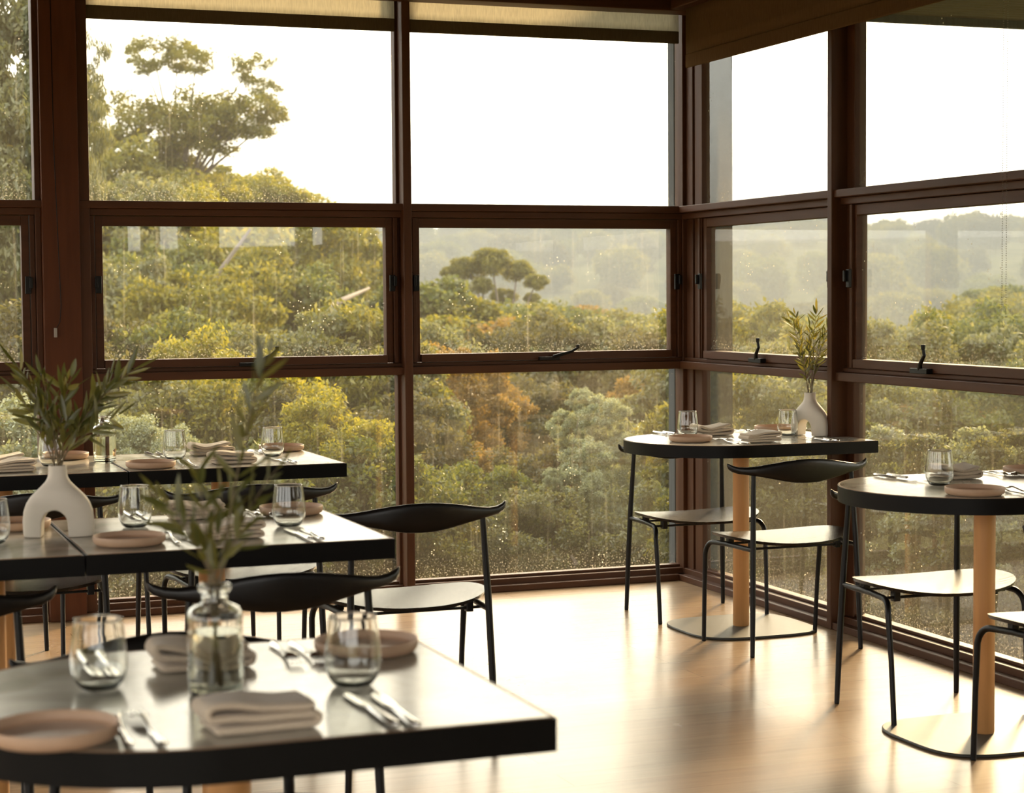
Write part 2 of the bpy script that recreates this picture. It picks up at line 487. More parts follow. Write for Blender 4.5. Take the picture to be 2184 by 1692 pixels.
TR = [2]
def trim(mb, m='timber', bevel=0.003):
    TR[0] += 1
    return struct('trim_%d' % TR[0], mb, M[m], bevel)

# continuous horizontal members
for wall, a0, a1 in (('A', XL, 0.0), ('B', -6.5, 0.0)):
    m = MB()
    wbox(m, wall, a0, a1, -0.03, 0.045, 0.0, Z_SILL)
    wbox(m, wall, a0, a1, 0.045, 0.085, 0.0, 0.028)
    wbox(m, wall, a0, a1, -0.035, 0.012, Z_SILL, Z_SILL + 0.012)
    trim(m, 'timber_h')
    m = MB()
    wbox(m, wall, a0, a1, -0.03, 0.072, Z_L1, Z_L1 + 0.034)
    wbox(m, wall, a0, a1, -0.03, 0.040, Z_L1 + 0.034, Z_L1 + 0.050)
    trim(m, 'timber_h')
    m = MB()
    wbox(m, wall, a0, a1, -0.03, 0.080, Z_U0 - 0.030, Z_U0)
    wbox(m, wall, a0, a1, -0.03, 0.050, Z_U0 - 0.058, Z_U0 - 0.030)
    trim(m, 'timber_h')
    m = MB()
    wbox(m, wall, a0, a1, -0.03, 0.05, Z_TOP, 2.66)
    trim(m, 'timber_h')

def fin(wall, a0, a1, stop0, stop1, depth=0.09, mat='timber'):
    m = MB()
    wbox(m, wall, a0, a1, -0.03, depth, 0.0, 2.62)
    wbox(m, wall, stop0, stop1, -0.03, 0.022, Z_SILL, 2.62)
    return trim(m, mat)
fin('A', -1.382, -1.345, -1.395, -1.330)
fin('B', -1.458, -1.424, -1.512, -1.405)
fin('B', -2.92, -2.885, -2.97, -2.865)
fin('B', -4.38, -4.345, -4.43, -4.325)
fin('B', -5.84, -5.805, -5.89, -5.785)
fin('A', -4.30, -4.265, -4.32, -4.25)
fin('A', -5.76, -5.725, -5.78, -5.71)
fin('A', -7.22, -7.185, -7.24, -7.17)
# plywood faced pillar
m = MB(); m.box(-2.892, -2.745, -0.10, 0.04, 0.0, 2.62); struct('column_panel', m, M['ply'], 0.003)['kind'] = 'structure'
m = MB()
m.box(-2.745, -2.700, -0.075, 0.03, 0.0, 2.62); m.box(-2.915, -2.892, -0.06, 0.03, 0.0, 2.62)
trim(m)
# corner post and its jamb boards
m = MB(); m.box(-0.048, 0.03, -0.052, 0.03, 0.0, 2.62); trim(m)
m = MB(); m.box(-0.030, 0.02, -0.118, -0.055, 0.0, 2.62); m.box(-0.022, 0.02, -0.198, -0.122, 0.0, 2.62); trim(m)

WN = [0]
def knob_winder(parent, wall, a, flip):
    """black awning winder on the bottom rail: foot, body and folded crank arm"""
    h = MB()
    def P(da, d, z):
        return (a + da, -d, z) if wall == 'A' else (-d, a + da, z)
    if wall == 'A':
        h.box(a - 0.075, a + 0.02, -0.075, -0.052, 1.016, 1.032)
        arm = [P(-0.01, 0.07, 1.03), P(0.02, 0.078, 1.045), P(0.055, 0.085, 1.063), P(0.080, 0.088, 1.085)] if not flip else \
              [P(-0.01, 0.07, 1.03), P(0.02, 0.078, 1.040), P(0.07, 0.085, 1.053), P(0.100, 0.088, 1.070)]
    else:
        h.box(-0.078, -0.052, a - 0.055, a + 0.055, 1.016, 1.034)
        arm = [P(0, 0.07, 1.03), P(-0.012, 0.076, 1.050), P(-0.045, 0.080, 1.082), P(-0.040, 0.082, 1.106)]
    h.tube(arm, [0.010, 0.008, 0.0065, 0.006], 10)
    h.tube([Vector(arm[-1]) - Vector((0, 0, 0.004)), Vector(arm[-1]) + Vector((0, 0, 0.014))], [0.007, 0.0085], 12)
    o = h.build('winder_handle', M['black'], parent, bevel=0.002)
    o['label'] = 'black winder handle'

def latch(parent, wall, a, sgn):
    h = MB()
    z = 1.36
    wbox(h, wall, a - 0.012, a + 0.012, 0.048, 0.060, z - 0.035, z + 0.035)
    wbox(h, wall, a - 0.006 + sgn * 0.010, a + 0.006 + sgn * 0.010, 0.058, 0.072, z - 0.012, z + 0.03)
    h.build('latch', M['black'], parent, bevel=0.002)

def bay(wall, lo, hi, mid_lo, mid_hi, up_lo=None, up_hi=None, winder=None, flip=False, pane='paneA', low_lo=None, low_hi=None):
    """one window bay: fixed light below, awning sash in the middle, fixed light above"""
    WN[0] += 1
    r = empty('window_%d' % WN[0], (0, 0, 0)); r['kind'] = 'structure'
    def glass(nm, a0, a1, z0, z1, par, d=0.0):
        g = MB(); wbox(g, wall, a0, a1, d - 0.002, d + 0.002, z0, z1)
        return g.build(nm, M[pane], par)
    glass('lower_pane', lo + 0.002, hi - 0.002, Z_SILL + 0.014, Z_L1 - 0.002, r)
    glass('upper_pane', lo + 0.002, hi - 0.002, Z_U0 + 0.002, Z_TOP - 0.002, r)
    # inner frame round the sash
    fr = MB()
    wbox(fr, wall, lo, lo + 0.018, -0.02, 0.045, Z_L1 + 0.051, Z_U0 - 0.059)
    wbox(fr, wall, hi - 0.018, hi, -0.02, 0.045, Z_L1 + 0.051, Z_U0 - 0.059)
    fr.build('sash_frame', M['timber'], r, bevel=0.002)
    s = MB()
    z0, z1 = Z_L1 + 0.052, Z_U0 - 0.060
    wbox(s, wall, mid_lo - 0.030, mid_lo, -0.015, 0.032, z0, z1)
    wbox(s, wall, mid_hi, mid_hi + 0.030, -0.015, 0.032, z0, z1)
    wbox(s, wall, mid_lo, mid_hi, -0.015, 0.050, z0, Z_S0)
    wbox(s, wall, mid_lo, mid_hi, -0.015, 0.032, Z_S1, z1)
    so = s.build('sash', M['timber_h'], r, bevel=0.002)
    glass('sash_pane', mid_lo + 0.001, mid_hi - 0.001, Z_S0 + 0.001, Z_S1 - 0.001, so, 0.008)
    # weather strips that catch the light beside the stiles
    st = MB()
    for a in (mid_lo - 0.036, mid_hi + 0.036):
        wbox(st, wall, a - 0.0025, a + 0.0025, 0.0, 0.040, z0, z1)
    st.build('bead', M['timber'], so)
    if winder is not None: knob_winder(so, wall, winder, flip)
    latch(so, wall, mid_lo - 0.022, -1); latch(so, wall, mid_hi + 0.022, 1)
    return r
bay('A', -4.25, -2.917, -4.20, -2.968, winder=-3.6)
bay('A', -2.698, -1.396, -2.646, -1.446, winder=-2.02)
bay('A', -1.329, -0.050, -1.294, -0.100, winder=-0.68, flip=True)
bay('B', -1.404, -0.200, -1.360, -0.262, winder=-0.80, pane='paneB')
bay('B', -2.864, -1.513, -2.825, -1.547, winder=-2.045, pane='paneB')
bay('B', -4.324, -2.971, -4.28, -3.02, pane='paneB')
bay('B', -5.784, -4.431, -5.74, -4.48, pane='paneB')
bay('A', -5.709, -4.321, -5.66, -4.37)
bay('A', -7.169, -5.781, -7.12, -5.83)

# exterior corner column and the roof overhang with its corrugated sheet
m = MB(); m.box(0.035, 0.155, -0.150, 0.100, -3.0, 2.75); m.box(-0.050, 0.035, 0.035, 0.100, -3.0, 2.75)
tag(struct('column', m, M['column'], 0.003), kind='structure')
m = MB()
def corrug(mb, x0, x1, y0, y1, z, pitch=0.076, amp=0.011):
    n = int((y1 - y0) / (pitch / 6)); vs = []; fs = []
    for i in range(n + 1):
        y = y0 + (y1 - y0) * i / n
        zz = z + amp * math.sin(2 * PI * y / pitch)
        vs += [(x0, y, zz), (x1, y, zz), (x0, y, zz + 0.004), (x1, y, zz + 0.004)]
    for i in range(n):
        o = i * 4
        fs += [(o, o + 4, o + 5, o + 1), (o + 2, o + 3, o + 7, o + 6)]
    mb.add(vs, fs)
corrug(m, 0.035, 5.5, -6.6, 1.22, 2.83)
corrug(m, XL, 0.035, 0.035, 0.30, 2.83)
tag(struct('roof', m, M['iron'], smooth=True), kind='structure')
m = MB()
m.box(0.035, 5.5, 1.20, 1.225, 2.775, 2.845); m.box(XL, 0.035, 0.28, 0.305, 2.79, 2.85); m.box(5.48, 5.505, -6.6, 1.2, 2.775, 2.845)
trim(m, 'column')

# ------------------------------------------------------------------ roller blinds
def blind(a0, a1, wall, d, z_hem, z_top, mat, label, chain_a=None, hem=0.055, chain_z=1.18):
    r = empty('roller_blind', ((a0 + a1) / 2, -d, z_hem) if wall == 'A' else (-d, (a0 + a1) / 2, z_hem))
    o0 = Vector(r.location)
    def loc(mb):
        mb.v = [tuple(Vector(p) - o0) for p in mb.v]; return mb
    m = MB(); n = 24; rows = 5; vs = []; fs = []
    for j in range(rows):
        z = z_hem + hem + (z_top - z_hem - hem) * j / (rows - 1)
        for i in range(n + 1):
            a = a0 + (a1 - a0) * i / n
            w = 0.004 * noise.noise(Vector((a * 3, z * 6, d)))
            vs.append((a, -d + w, z) if wall == 'A' else (-d + w, a, z))
    for j in range(rows - 1):
        for i in range(n):
            k = j * (n + 1) + i
            fs.append((k, k + 1, k + n + 2, k + n + 1))
    m.add(vs, fs)
    fo = loc(m).build('fabric', mat, r, smooth=True)
    sol = fo.modifiers.new('solid', 'SOLIDIFY'); sol.thickness = 0.0012
    h = MB(); wbox(h, wall, a0, a1, d - 0.006, d + 0.006, z_hem, z_hem + hem)
    loc(h).build('hem_bar', M['blindhem'] if mat is M['blind'] else mat, r, bevel=0.004)
    t = MB()
    if wall == 'A': t.tube([(a0, -d - 0.0, z_top + 0.0), (a1, -d, z_top)], 0.022, 14)
    else: t.tube([(-d, a0, z_top), (-d, a1, z_top)], 0.022, 14)
    loc(t).build('roller_tube', M['clearplastic'], r, smooth=True, angle=40)
    if chain_a is not None:
        c = MB(); z = z_top; pts = []
        drop = []
        while z > chain_z + 0.06:
            for s in (0, 0.022): drop.append((chain_a + s * (1 if wall == 'A' else -1), d + 0.012, z))
            z -= 0.0075
        for k in range(9):
            a = PI * k / 8
            drop.append((chain_a + (0.011 - 0.011 * math.cos(a)) * (1 if wall == 'A' else -1), d + 0.012, chain_z + 0.055 - 0.055 * math.sin(a)))
        for a, dd, zz in drop:
            p = Vector((a, -dd, zz)) if wall == 'A' else Vector((-dd, a, zz))
            rr = 0.0022
            c.add([p + Vector(q) * rr for q in ((1, 0, 0), (-1, 0, 0), (0, 1, 0), (0, -1, 0), (0, 0, 1), (0, 0, -1))],
                  [(0, 2, 4), (2, 1, 4), (1, 3, 4), (3, 0, 4), (2, 0, 5), (1, 2, 5), (3, 1, 5), (0, 3, 5)])
        loc(c).build('pull_chain', M['chain'], r, smooth=True)
    tag(r, label, 'blind', 'roller blinds at the head of the windows')
    return r
blind(-2.700, -1.400, 'A', 0.045, 2.432, 2.60, M['blind'], 'pale sheer roller blind, wound nearly up, over the left bay of the back wall', chain_a=-2.722)
blind(-1.335, -0.062, 'A', 0.045, 2.432, 2.60, M['blind'], 'pale sheer roller blind, wound nearly up, between the slim post and the room corner')
blind(-4.20, -2.93, 'A', 0.045, 2.56, 2.62, M['blind'], 'rolled-up sheer blind beyond the plywood pillar, top left')
blind(-4.0, -0.235, 'B', 0.115, 2.300, 2.585, M['blind_shaded'], 'wide brown roller blind over the right-hand windows, shade put into its colour', chain_a=-2.62, chain_z=1.19, hem=0.06)

# a cord that hangs in a loop in front of the plywood pillar, with its plastic weight
cd = MB()
cd.tube([(-2.845, -0.112, 2.55), (-2.842, -0.112, 1.9), (-2.832, -0.112, 1.5), (-2.826, -0.112, 1.28), (-2.832, -0.112, 1.21), (-2.848, -0.112, 1.185)], 0.0016, 6)
co = cd.build('blind_cord', M['black'], None, smooth=True)
cw = MB(); cw.box(-2.856, -2.844, -0.120, -0.106, 1.150, 1.188); cw.build('cord_weight', M['clearplastic'], co, bevel=0.002)
tag(co, 'thin dark cord looping down the plywood pillar to a small plastic weight', 'cord')

# ------------------------------------------------------------------ chairs
def make_chair():
    r = empty('dining_chair')
    for s in (-1, 1):
        m = MB()
        m.tube([(s * .222, -.183, 0.006), (s * .217, -.176, .2), (s * .210, -.165, .42), (s * .200, -.150, .655)], [.0085, .0105, .0105, .0085], 12)
        lg = m.build('leg', M['black'], r, smooth=True, angle=40)
        m = MB().lathe([(0.0078, 0), (0.0085, 0.004), (0.0080, 0.010)], 12, c=(s * .222, -.183, 0)); m.build('glide', M['black'], lg, smooth=True)
        m = MB()
        pts = [(s * .237, .180, .006), (s * .240, .168, .2), (s * .243, .155, .335)]
        for k in range(1, 7):
            a = PI / 2 * k / 6
            pts.append((s * (.243 - .002 * k), .153 - .045 * (1 - math.cos(a)), .340 + .042 * math.sin(a)))
        pts += [(s * .222, .02, .386), (s * .213, -.10, .384), (s * .209, -.170, .384)]
        m.tube(pts, [.0085] * 2 + [.0095] * (len(pts) - 3) + [.0085], 12)
        lg = m.build('leg', M['black'], r, smooth=True, angle=60)
        m = MB().lathe([(0.0078, 0), (0.0085, 0.004), (0.0080, 0.010)], 12, c=(s * .237, .180, 0)); m.build('glide', M['black'], lg, smooth=True)
    for y in (-.09, .085):
        m = MB()
        m.box(-.215, .215, y - .009, y + .009, .374, .381)
        m.build('cross_bar', M['black'], r, bevel=.002)
    for sx in (-.175, .175):
        for y in (-.09, .085):
            m = MB().box(sx - .011, sx + .011, y - .013, y + .013, .366, .404); m.build('seat_mount', M['black'], r, bevel=.003)
    # seat: wide half-moon, dished across
    m = MB(); nr, na = 7, 48
    def sp(t, k):
        a = 2 * PI * k / na
        c, s_ = math.cos(a), math.sin(a)
        x = .256 * math.copysign(abs(c) ** .85, c) * t
        y = (.205 if s_ > 0 else .195) * math.copysign(abs(s_) ** (.80 if s_ > 0 else 1.0), s_) * t + .015
        return x, y
    def sz(x, y): return .402 + .020 * (abs(x) / .256) ** 2.2 + .004 * math.cos(y * 9)
    top = []; bot = []
    vs = []; fs = []
    for side in (0, 1):
        for i in range(1, nr + 1):
            for k in range(na):
                t = i / nr
                x, y = sp(t * (1.0 if side == 0 else .985), k)
                vs.append((x, y, sz(x, y) + (0.0 if side == 0 else -.0105)))
    o2 = nr * na
    vs += [(0, .015, sz(0, .015)), (0, .015, sz(0, .015) - .0105)]
    for i in range(nr - 1):
        for k in range(na):
            a, b = i * na + k, i * na + (k + 1) % na
            fs.append((a, a + na, b + na, b)); fs.append((o2 + b, o2 + b + na, o2 + a + na, o2 + a))
    for k in range(na):
        fs.append((2 * o2, k, (k + 1) % na)); fs.append((2 * o2 + 1, o2 + (k + 1) % na, o2 + k))
        a, b = (nr - 1) * na + k, (nr - 1) * na + (k + 1) % na
        fs.append((a, o2 + a, o2 + b, b))
    m.add(vs, fs)
    m.build('seat', M['seatwood'], r, smooth=True, angle=50)
    # backrest: carved blade, deep in the middle, thin arms that turn up into horn tips
    S = [-1, -.985, -.95, -.88, -.78, -.66, -.5, -.33, -.16, 0, .16, .33, .5, .66, .78, .88, .95, .985, 1]
    topz = {0: .709, .16: .707, .33: .702, .5: .694, .66: .686, .78: .682, .88: .683, .95: .689, .985: .695, 1: .695}
    botz = {0: .620, .16: .622, .33: .630, .5: .640, .66: .649, .78: .654, .88: .658, .95: .665, .985: .674, 1: .686}
    th = {0: .011, .16: .011, .33: .0115, .5: .012, .66: .013, .78: .0135, .88: .0125, .95: .011, .985: .008, 1: .002}
    m = MB(); rings = []
    for s in S:
        k = abs(s); x = .287 * s
        y = -.190 + .078 * k ** 2.2
        t, b, h = topz[k], botz[k], th[k]
        zc, hz = (t + b) / 2, (t - b) / 2
        ring = []
        for q in range(20):
            a = 2 * PI * q / 20
            cc, ss = math.cos(a), math.sin(a)
            e = .8
            yy = h * math.copysign(abs(cc) ** e, cc); zz = hz * math.copysign(abs(ss) ** e, ss)
            lean = -(zz) * .18 * (1 - k)
            ring.append((x, y + yy + lean, zc + zz))
        rings.append(ring)
    m.loft(rings)
    m.build('backrest', M['blackwood'], r, smooth=True, angle=70)
    return r
CH = make_chair()
CHG = 'black steel and wood chairs drawn up to the tables'
chairs = [
 (-.41, -1.66, 0, 'black chair with horned backrest, its back to us, at the corner table'),
 (-.41, -.91, PI, 'black chair behind the corner table, half hidden by it, facing the camera'),
 (-.52, -2.81, PI, 'black chair behind the round-ended table by the right windows, its seat facing us'),
 (-.525, -3.59, 0, 'black chair cut off by the right photo edge, seat corner and front leg showing'),
 (-2.445, -1.72, 0, 'black chair under the right half of the farthest left table, back towards us'),
 (-3.135, -1.70, 0, 'black chair under the left half of the farthest table, behind the white vase'),
 (-2.42, -.90, PI, 'black chair on the window side of the farthest left table, the right-hand one'),
 (-3.20, -.90, PI, 'black chair on the window side of the farthest left table, the left-hand one'),
 (-2.825, -3.66, 0, 'black chair behind the front bottle, wide horned back between the near and middle tables'),
 (-3.585, -3.64, 0, 'black chair at the left photo edge, one horn of its back beside a pole'),
 (-2.13, -2.47, .0, 'black chair standing free right of the middle left table, its back to us'),
 (-3.19, -4.68, PI, 'black chair behind the nearest table, only the top of its back showing'),
]
for x, y, rz, lb in chairs:
    place(CH, (x, y, 0), rz, lb, 'chair', CHG)

# ------------------------------------------------------------------ tables
TT = 0.75
def table(x_left, x_right, y0, y1, round_end, pole_xy, label, group=None, base_c=None):
    """stone topped table with black edge band on a timber pole; D-shaped left end if round_end"""
    cx, cyy = pole_xy
    r = empty('dining_table', (cx, cyy, 0))
    R = (y1 - y0) / 2; ym = (y0 + y1) / 2
    def outline(ins):
        pts = [(x_right - ins, y0 + ins), (x_right - ins, y1 - ins)]
        if round_end:
            rr = R - ins; xc = x_left + R
            for k in range(0, 37):
                a = PI / 2 + PI * k / 36
                pts.append((xc + rr * math.cos(a), ym + rr * math.sin(a)))
        else:
            pts += [(x_left + ins, y1 - ins), (x_left + ins, y0 + ins)]
        return [(x - cx, y - cyy) for x, y in pts][::1]
    m = MB().prism(outline(.0055), TT - .034, TT); m.build('table_top', M['stone'], r, bevel=.0006, seg=1)
    def ring(a, b, z0, z1, name, mat):
        o, i = outline(a), outline(b); n = len(o)
        vs = [(x, y, z0) for x, y in o] + [(x, y, z0) for x, y in i] + [(x, y, z1) for x, y in o] + [(x, y, z1) for x, y in i]
        fs = []
        for k in range(n):
            j = (k + 1) % n
            fs += [(k, j, 2 * n + j, 2 * n + k), (n + j, n + k, 3 * n + k, 3 * n + j), (2 * n + k, 2 * n + j, 3 * n + j, 3 * n + k), (j, k, n + k, n + j)]
        return MB().add(vs, fs).build(name, mat, r, smooth=round_end, angle=30)
    ring(0, .004, TT - .046, TT - .001, 'edge_band', M['edge'])
    ring(.004, .0055, TT - .03, TT + .0006, 'trim_strip', M['rim'])
    MB().prism(outline(.03), TT - .040, TT - .034).build('underside_board', M['edge'], r)
    MB().prism([(-.15, -.15), (.15, -.15), (.15, .15), (-.15, .15)], TT - .048, TT - .040).build('mounting_plate', M['black'], r, bevel=.002)
    MB().lathe([(.030, .010), (.0315, .014), (.0315, TT - .048)], 36).build('pole', M['pole'], r, smooth=True, angle=40)
    pts = []
    for k in range(72):
        a = 2 * PI * k / 72; c, s_ = math.cos(a), math.sin(a); e = .56
        pts.append((.262 * math.copysign(abs(c) ** e, c), .246 * math.copysign(abs(s_) ** e, s_)))
    MB().prism(pts, 0.001, .010).build('base_plate', M['base'], r, bevel=.003, smooth=True, angle=40)
    tag(r, label, 'table', group)
    return r
TG = 'stone topped tables with black edges'
table(-.88, -.022, -1.690, -.990, True, (-.39, -1.285), 'stone table with rounded left end in the corner of the window walls', TG)
table(-1.030, -.172, -3.575, -2.865, True, (-.565, -3.17), 'stone table with rounded end by the right windows, cut by the photo edge', TG)
table(-2.826, -2.104, -1.755, -1.080, False, (-2.465, -1.43), 'square stone table, right one of the pair nearest the back windows', TG)
table(-3.552, -2.830, -1.755, -1.080, False, (-3.19, -1.43), 'square stone table nearest the back windows, left of a pair, behind the vase', TG)
table(-3.228, -2.528, -3.705, -3.020, False, (-2.885, -3.36), 'square stone table with two place settings, right one of the middle pair', TG)
table(-3.932, -3.232, -3.705, -3.020, False, (-3.40, -3.36), 'square stone table at the left photo edge, left one of the middle pair', TG)
table(-3.655, -2.868, -5.560, -4.868, True, (-3.235, -5.21), 'nearest stone table, out of focus, rounded left end and sharp right corner', TG)

# ------------------------------------------------------------------ tableware prototypes
def make_tumbler():
    prof_o = [(0.0, .0), (.022, .0), (.0262, .0012), (.0300, .0045), (.0350, .0125), (.0392, .024), (.0408, .036), (.0402, .050), (.0385, .066), (.0362, .084), (.0345, .0985), (.0342, .1010)]
    prof_i = [(.0338, .1015), (.0333, .1010), (.0335, .098), (.0352, .084), (.0375, .066), (.0391, .050), (.0396, .036), (.0380, .0250), (.0335, .0125), (.0270, .0065), (.015, .0045), (0.0, .004)]
    m = MB().lathe([(max(r, 1e-5), z) for r, z in prof_o + prof_i], 40)
    m.f = m.f[:-2]; m.mi = m.mi[:-2]
    return m.build('tumbler', M['glass'], None, smooth=True)

def make_plate():
    r = empty('side_plate')
    prof = [(1e-5, 0.0), (.070, 0.0), (.0735, .0012), (.0785, .0045), (.0808, .0085), (.0812, .013), (.0814, .0200), (.0804, .0213), (.0790, .0203), (.0782, .0125), (.0765, .0085), (.072, .0068)]
    m = MB().lathe(prof, 56); m.f = m.f[:-2]; m.mi = m.mi[:-2]
    m.build('body', M['plate'], r, smooth=True, angle=60)
    m = MB().lathe([(.0722, .0068), (.066, .0058), (.03, .0054), (1e-5, .0054)], 56); m.f = m.f[:-2]; m.mi = m.mi[:-2]
    m.build('well', M['platein'], r, smooth=True)
    return r

def make_napkin(seed, layers=4, w=.136, d=.088, roll=0.0):
    rnd = random.Random(seed)
    path = []
    t = .040 / layers
    for L in range(layers):
        z = .004 + L * t
        xs = [-w / 2 + w * i / 10 for i in range(11)]
        if L % 2: xs = xs[::-1]
        e = rnd.uniform(-.006, .004)
        for i, x in enumerate(xs):
            path.append((x * (1 + e / w), z))
        sgn = 1 if L % 2 == 0 else -1
        if L < layers - 1:
            path += [(sgn * (w / 2 + t * .30), z + t * .15), (sgn * (w / 2 + t * .42), z + t * .5), (sgn * (w / 2 + t * .30), z + t * .85)]
    n = len(path); ny = 9; vs = []; fs = []
    for j in range(ny):
        y = -d / 2 + d * j / (ny - 1)
        for i, (x, z) in enumerate(path):
            h = z / (layers * t)
            nz = noise.noise(Vector((x * 16 + seed * 7.3, y * 14, seed * 3.1)))
            lift = .010 * h * nz + .006 * h * h * math.cos(x * 34 + seed * 1.7)
            nx = .006 * noise.noise(Vector((y * 14, z * 90, seed)))
            endl = roll * h * (abs(x) / (w / 2)) ** 2
            vs.append((x + nx, y * (1 + .04 * noise.noise(Vector((x * 9, z * 90, seed * 2.0)))), max(.0056, z + .0016 + lift + endl)))
    for j in range(ny - 1):
        for i in range(n - 1):
            k = j * n + i; fs.append((k, k + 1, k + n + 1, k + n))
    o = MB().add(vs, fs).build('napkin', M['linen'], None, smooth=True)
    s = o.modifiers.new('solid', 'SOLIDIFY'); s.thickness = .0105 if layers < 4 else .0080; s.offset = 0
    b = o.modifiers.new('soft', 'SUBSURF'); b.levels = 1; b.render_levels = 1
    return o

def strip(mb, outline, zf, th):
    """thin shaped strip: outline of (y, halfwidth) along y"""
    rings = []
    for y, hw in outline:
        z = zf(y)
        rings.append([(-hw, y, z), (-hw * .6, y, z + th * .5), (0, y, z + th * .65), (hw * .6, y, z + th * .5), (hw, y, z), (hw * .6, y, z - th * .35), (-hw * .6, y, z - th * .35)])
    mb.loft(rings)

def make_fork():
    r = empty('fork')
    def zf(y): return .0030 + .0085 * max(0, math.exp(-((y - .035) / .022) ** 2)) + (.006 * ((y - .06) / .045) ** 2 if y > .06 else 0) + .001
    m = MB(); strip(m, [(-.103, .0035), (-.100, .0058), (-.09, .0065), (-.05, .0048), (-.01, .0032), (.025, .0028), (.036, .0045), (.044, .0095), (.052, .0120), (.058, .0122)], zf, .0035)
    m.build('handle', M['steel'], r, smooth=True, angle=60)
    m = MB()
    for k in range(4):
        x = -.0096 + .0064 * k
        m.tube([(x * .98, .056, zf(.056)), (x, .075, zf(.075)), (x, .098, zf(.098) - .001), (x, .103, zf(.103) - .002)], [.0017, .0014, .0012, .0006], 6)
    m.build('tines', M['steel'], r, smooth=True)
    return r

def make_knife():
    r = empty('table_knife')
    m = MB(); strip(m, [(-.115, .003), (-.112, .0070), (-.10, .0088), (-.06, .0080), (-.02, .0062), (-.004, .0055), (.0, .0052)], lambda y: .0045, .0070)
    m.build('handle', M['steel'], r, smooth=True, angle=60)
    m = MB(); strip(m, [(-.002, .0042), (.006, .0082), (.03, .0095), (.07, .0098), (.095, .0085), (.108, .0050), (.113, .0008)], lambda y: .0038, .0016)
    m.build('blade', M['steel'], r, smooth=True, angle=60)
    return r

def make_bottle():
    r = empty('glass_bottle')
    po = [(1e-5, .0), (.032, .0), (.0365, .002), (.0385, .006), (.0388, .020), (.0388, .108), (.0378, .116), (.0335, .1225), (.0260, .1260), (.0200, .1285), (.0180, .133), (.0180, .142), (.0225, .146), (.0240, .150), (.0228, .1545), (.0195, .156)]
    pi_ = [(.0165, .154), (.0160, .142), (.0158, .132), (.0175, .1270), (.0240, .1240), (.0315, .1205), (.0356, .115), (.0366, .107), (.0366, .020), (.0360, .009), (.030, .0060), (1e-5, .0055)]
    m = MB().lathe(po + pi_, 44); m.f = m.f[:-2]; m.mi = m.mi[:-2]
    m.build('glass', M['glass'], r, smooth=True)
    m = MB().lathe([(1e-5, .0050), (.0305, .0055), (.0364, .0092), (.0370, .0205), (.0370, .0880), (1e-5, .0880)], 44); m.f = m.f[:-2]; m.mi = m.mi[:-2]
    m.build('water', M['water'], r, smooth=True, angle=50)
    return r

def make_vase():
    """two-legged ceramic vase: bell body split by an arch, small neck"""
    m = MB(); rings = []
    for z, w, t in [(0, .0800, .031), (.010, .0815, .032), (.035, .0825, .0335), (.060, .0800, .035), (.080, .0730, .036), (.095, .0630, .035), (.108, .0500, .033), (.120, .0375, .029), (.130, .0280, .0245), (.140, .0228, .0215), (.150, .0213, .0208), (.168, .0213, .0208)]:
        rings.append([(w * math.copysign(abs(math.cos(2 * PI * k / 48)) ** .8, math.cos(2 * PI * k / 48)), t * math.copysign(abs(math.sin(2 * PI * k / 48)) ** .8, math.sin(2 * PI * k / 48)), z) for k in range(48)])
    m.loft(rings)
    body = m.build('tmp_body', M['ceramic'])
    arch = [(-.0400, -.01), (.0230, -.01)]
    arch = []
    for k in range(25):
        a = PI * k / 24
        arch.append((-.006 + .0300 * math.cos(a), .030 + .034 * math.sin(a)))
    arch = [(.0260, -.02)] + arch + [(-.0380, -.02)]
    n = len(arch)
    vs = [(x, -.08, z) for x, z in arch] + [(x, .08, z) for x, z in arch]
    fs = [tuple(range(n)), tuple(range(n, 2 * n))[::-1]] + [(i, n + i, n + (i + 1) % n, (i + 1) % n) for i in range(n)]
    cut = MB().add(vs, fs).build('tmp_cut', M['ceramic'])
    cut2 = MB().lathe([(.0170, .110), (.0175, .180)], 32).build('tmp_cut2', M['ceramic'])
    for c in (cut, cut2):
        bm = bmesh.new(); bm.from_mesh(c.data); bmesh.ops.recalc_face_normals(bm, faces=bm.faces); bm.to_mesh(c.data); bm.free()
        b = body.modifiers.new('cut', 'BOOLEAN'); b.object = c; b.operation = 'DIFFERENCE'; b.solver = 'EXACT'
    bm = bmesh.new(); bm.from_mesh(body.data); bmesh.ops.recalc_face_normals(bm, faces=bm.faces); bm.to_mesh(body.data); bm.free()
    rm = body.modifiers.new('remesh', 'REMESH'); rm.mode = 'VOXEL'; rm.voxel_size = .0018; rm.use_smooth_shade = True
    sm = body.modifiers.new('smooth', 'SMOOTH'); sm.factor = .8; sm.iterations = 14
    dg = bpy.context.evaluated_depsgraph_get()
    me = bpy.data.meshes.new_from_object(body.evaluated_get(dg))
    me.name = 'vase'
    me.materials.clear(); me.materials.append(M['ceramic'])
    me.polygons.foreach_set('use_smooth', [True] * len(me.polygons))
    zs = min(v.co.z for v in me.vertices)
    for v in me.vertices: v.co.z -= zs
    for o in (body, cut, cut2): bpy.data.objects.remove(o)
    o = bpy.data.objects.new('vase', me); COL.objects.link(o)
    return o

TUM, PLT, FRK, KNF, BOT, VAS = make_tumbler(), make_plate(), make_fork(), make_knife(), make_bottle(), make_vase()
NAPS = [make_napkin(1, 3), make_napkin(2, 3, roll=.006), make_napkin(3, 4, .130, .085), make_napkin(5, 3, .136, .085, .008)]
Z = TT + .0008

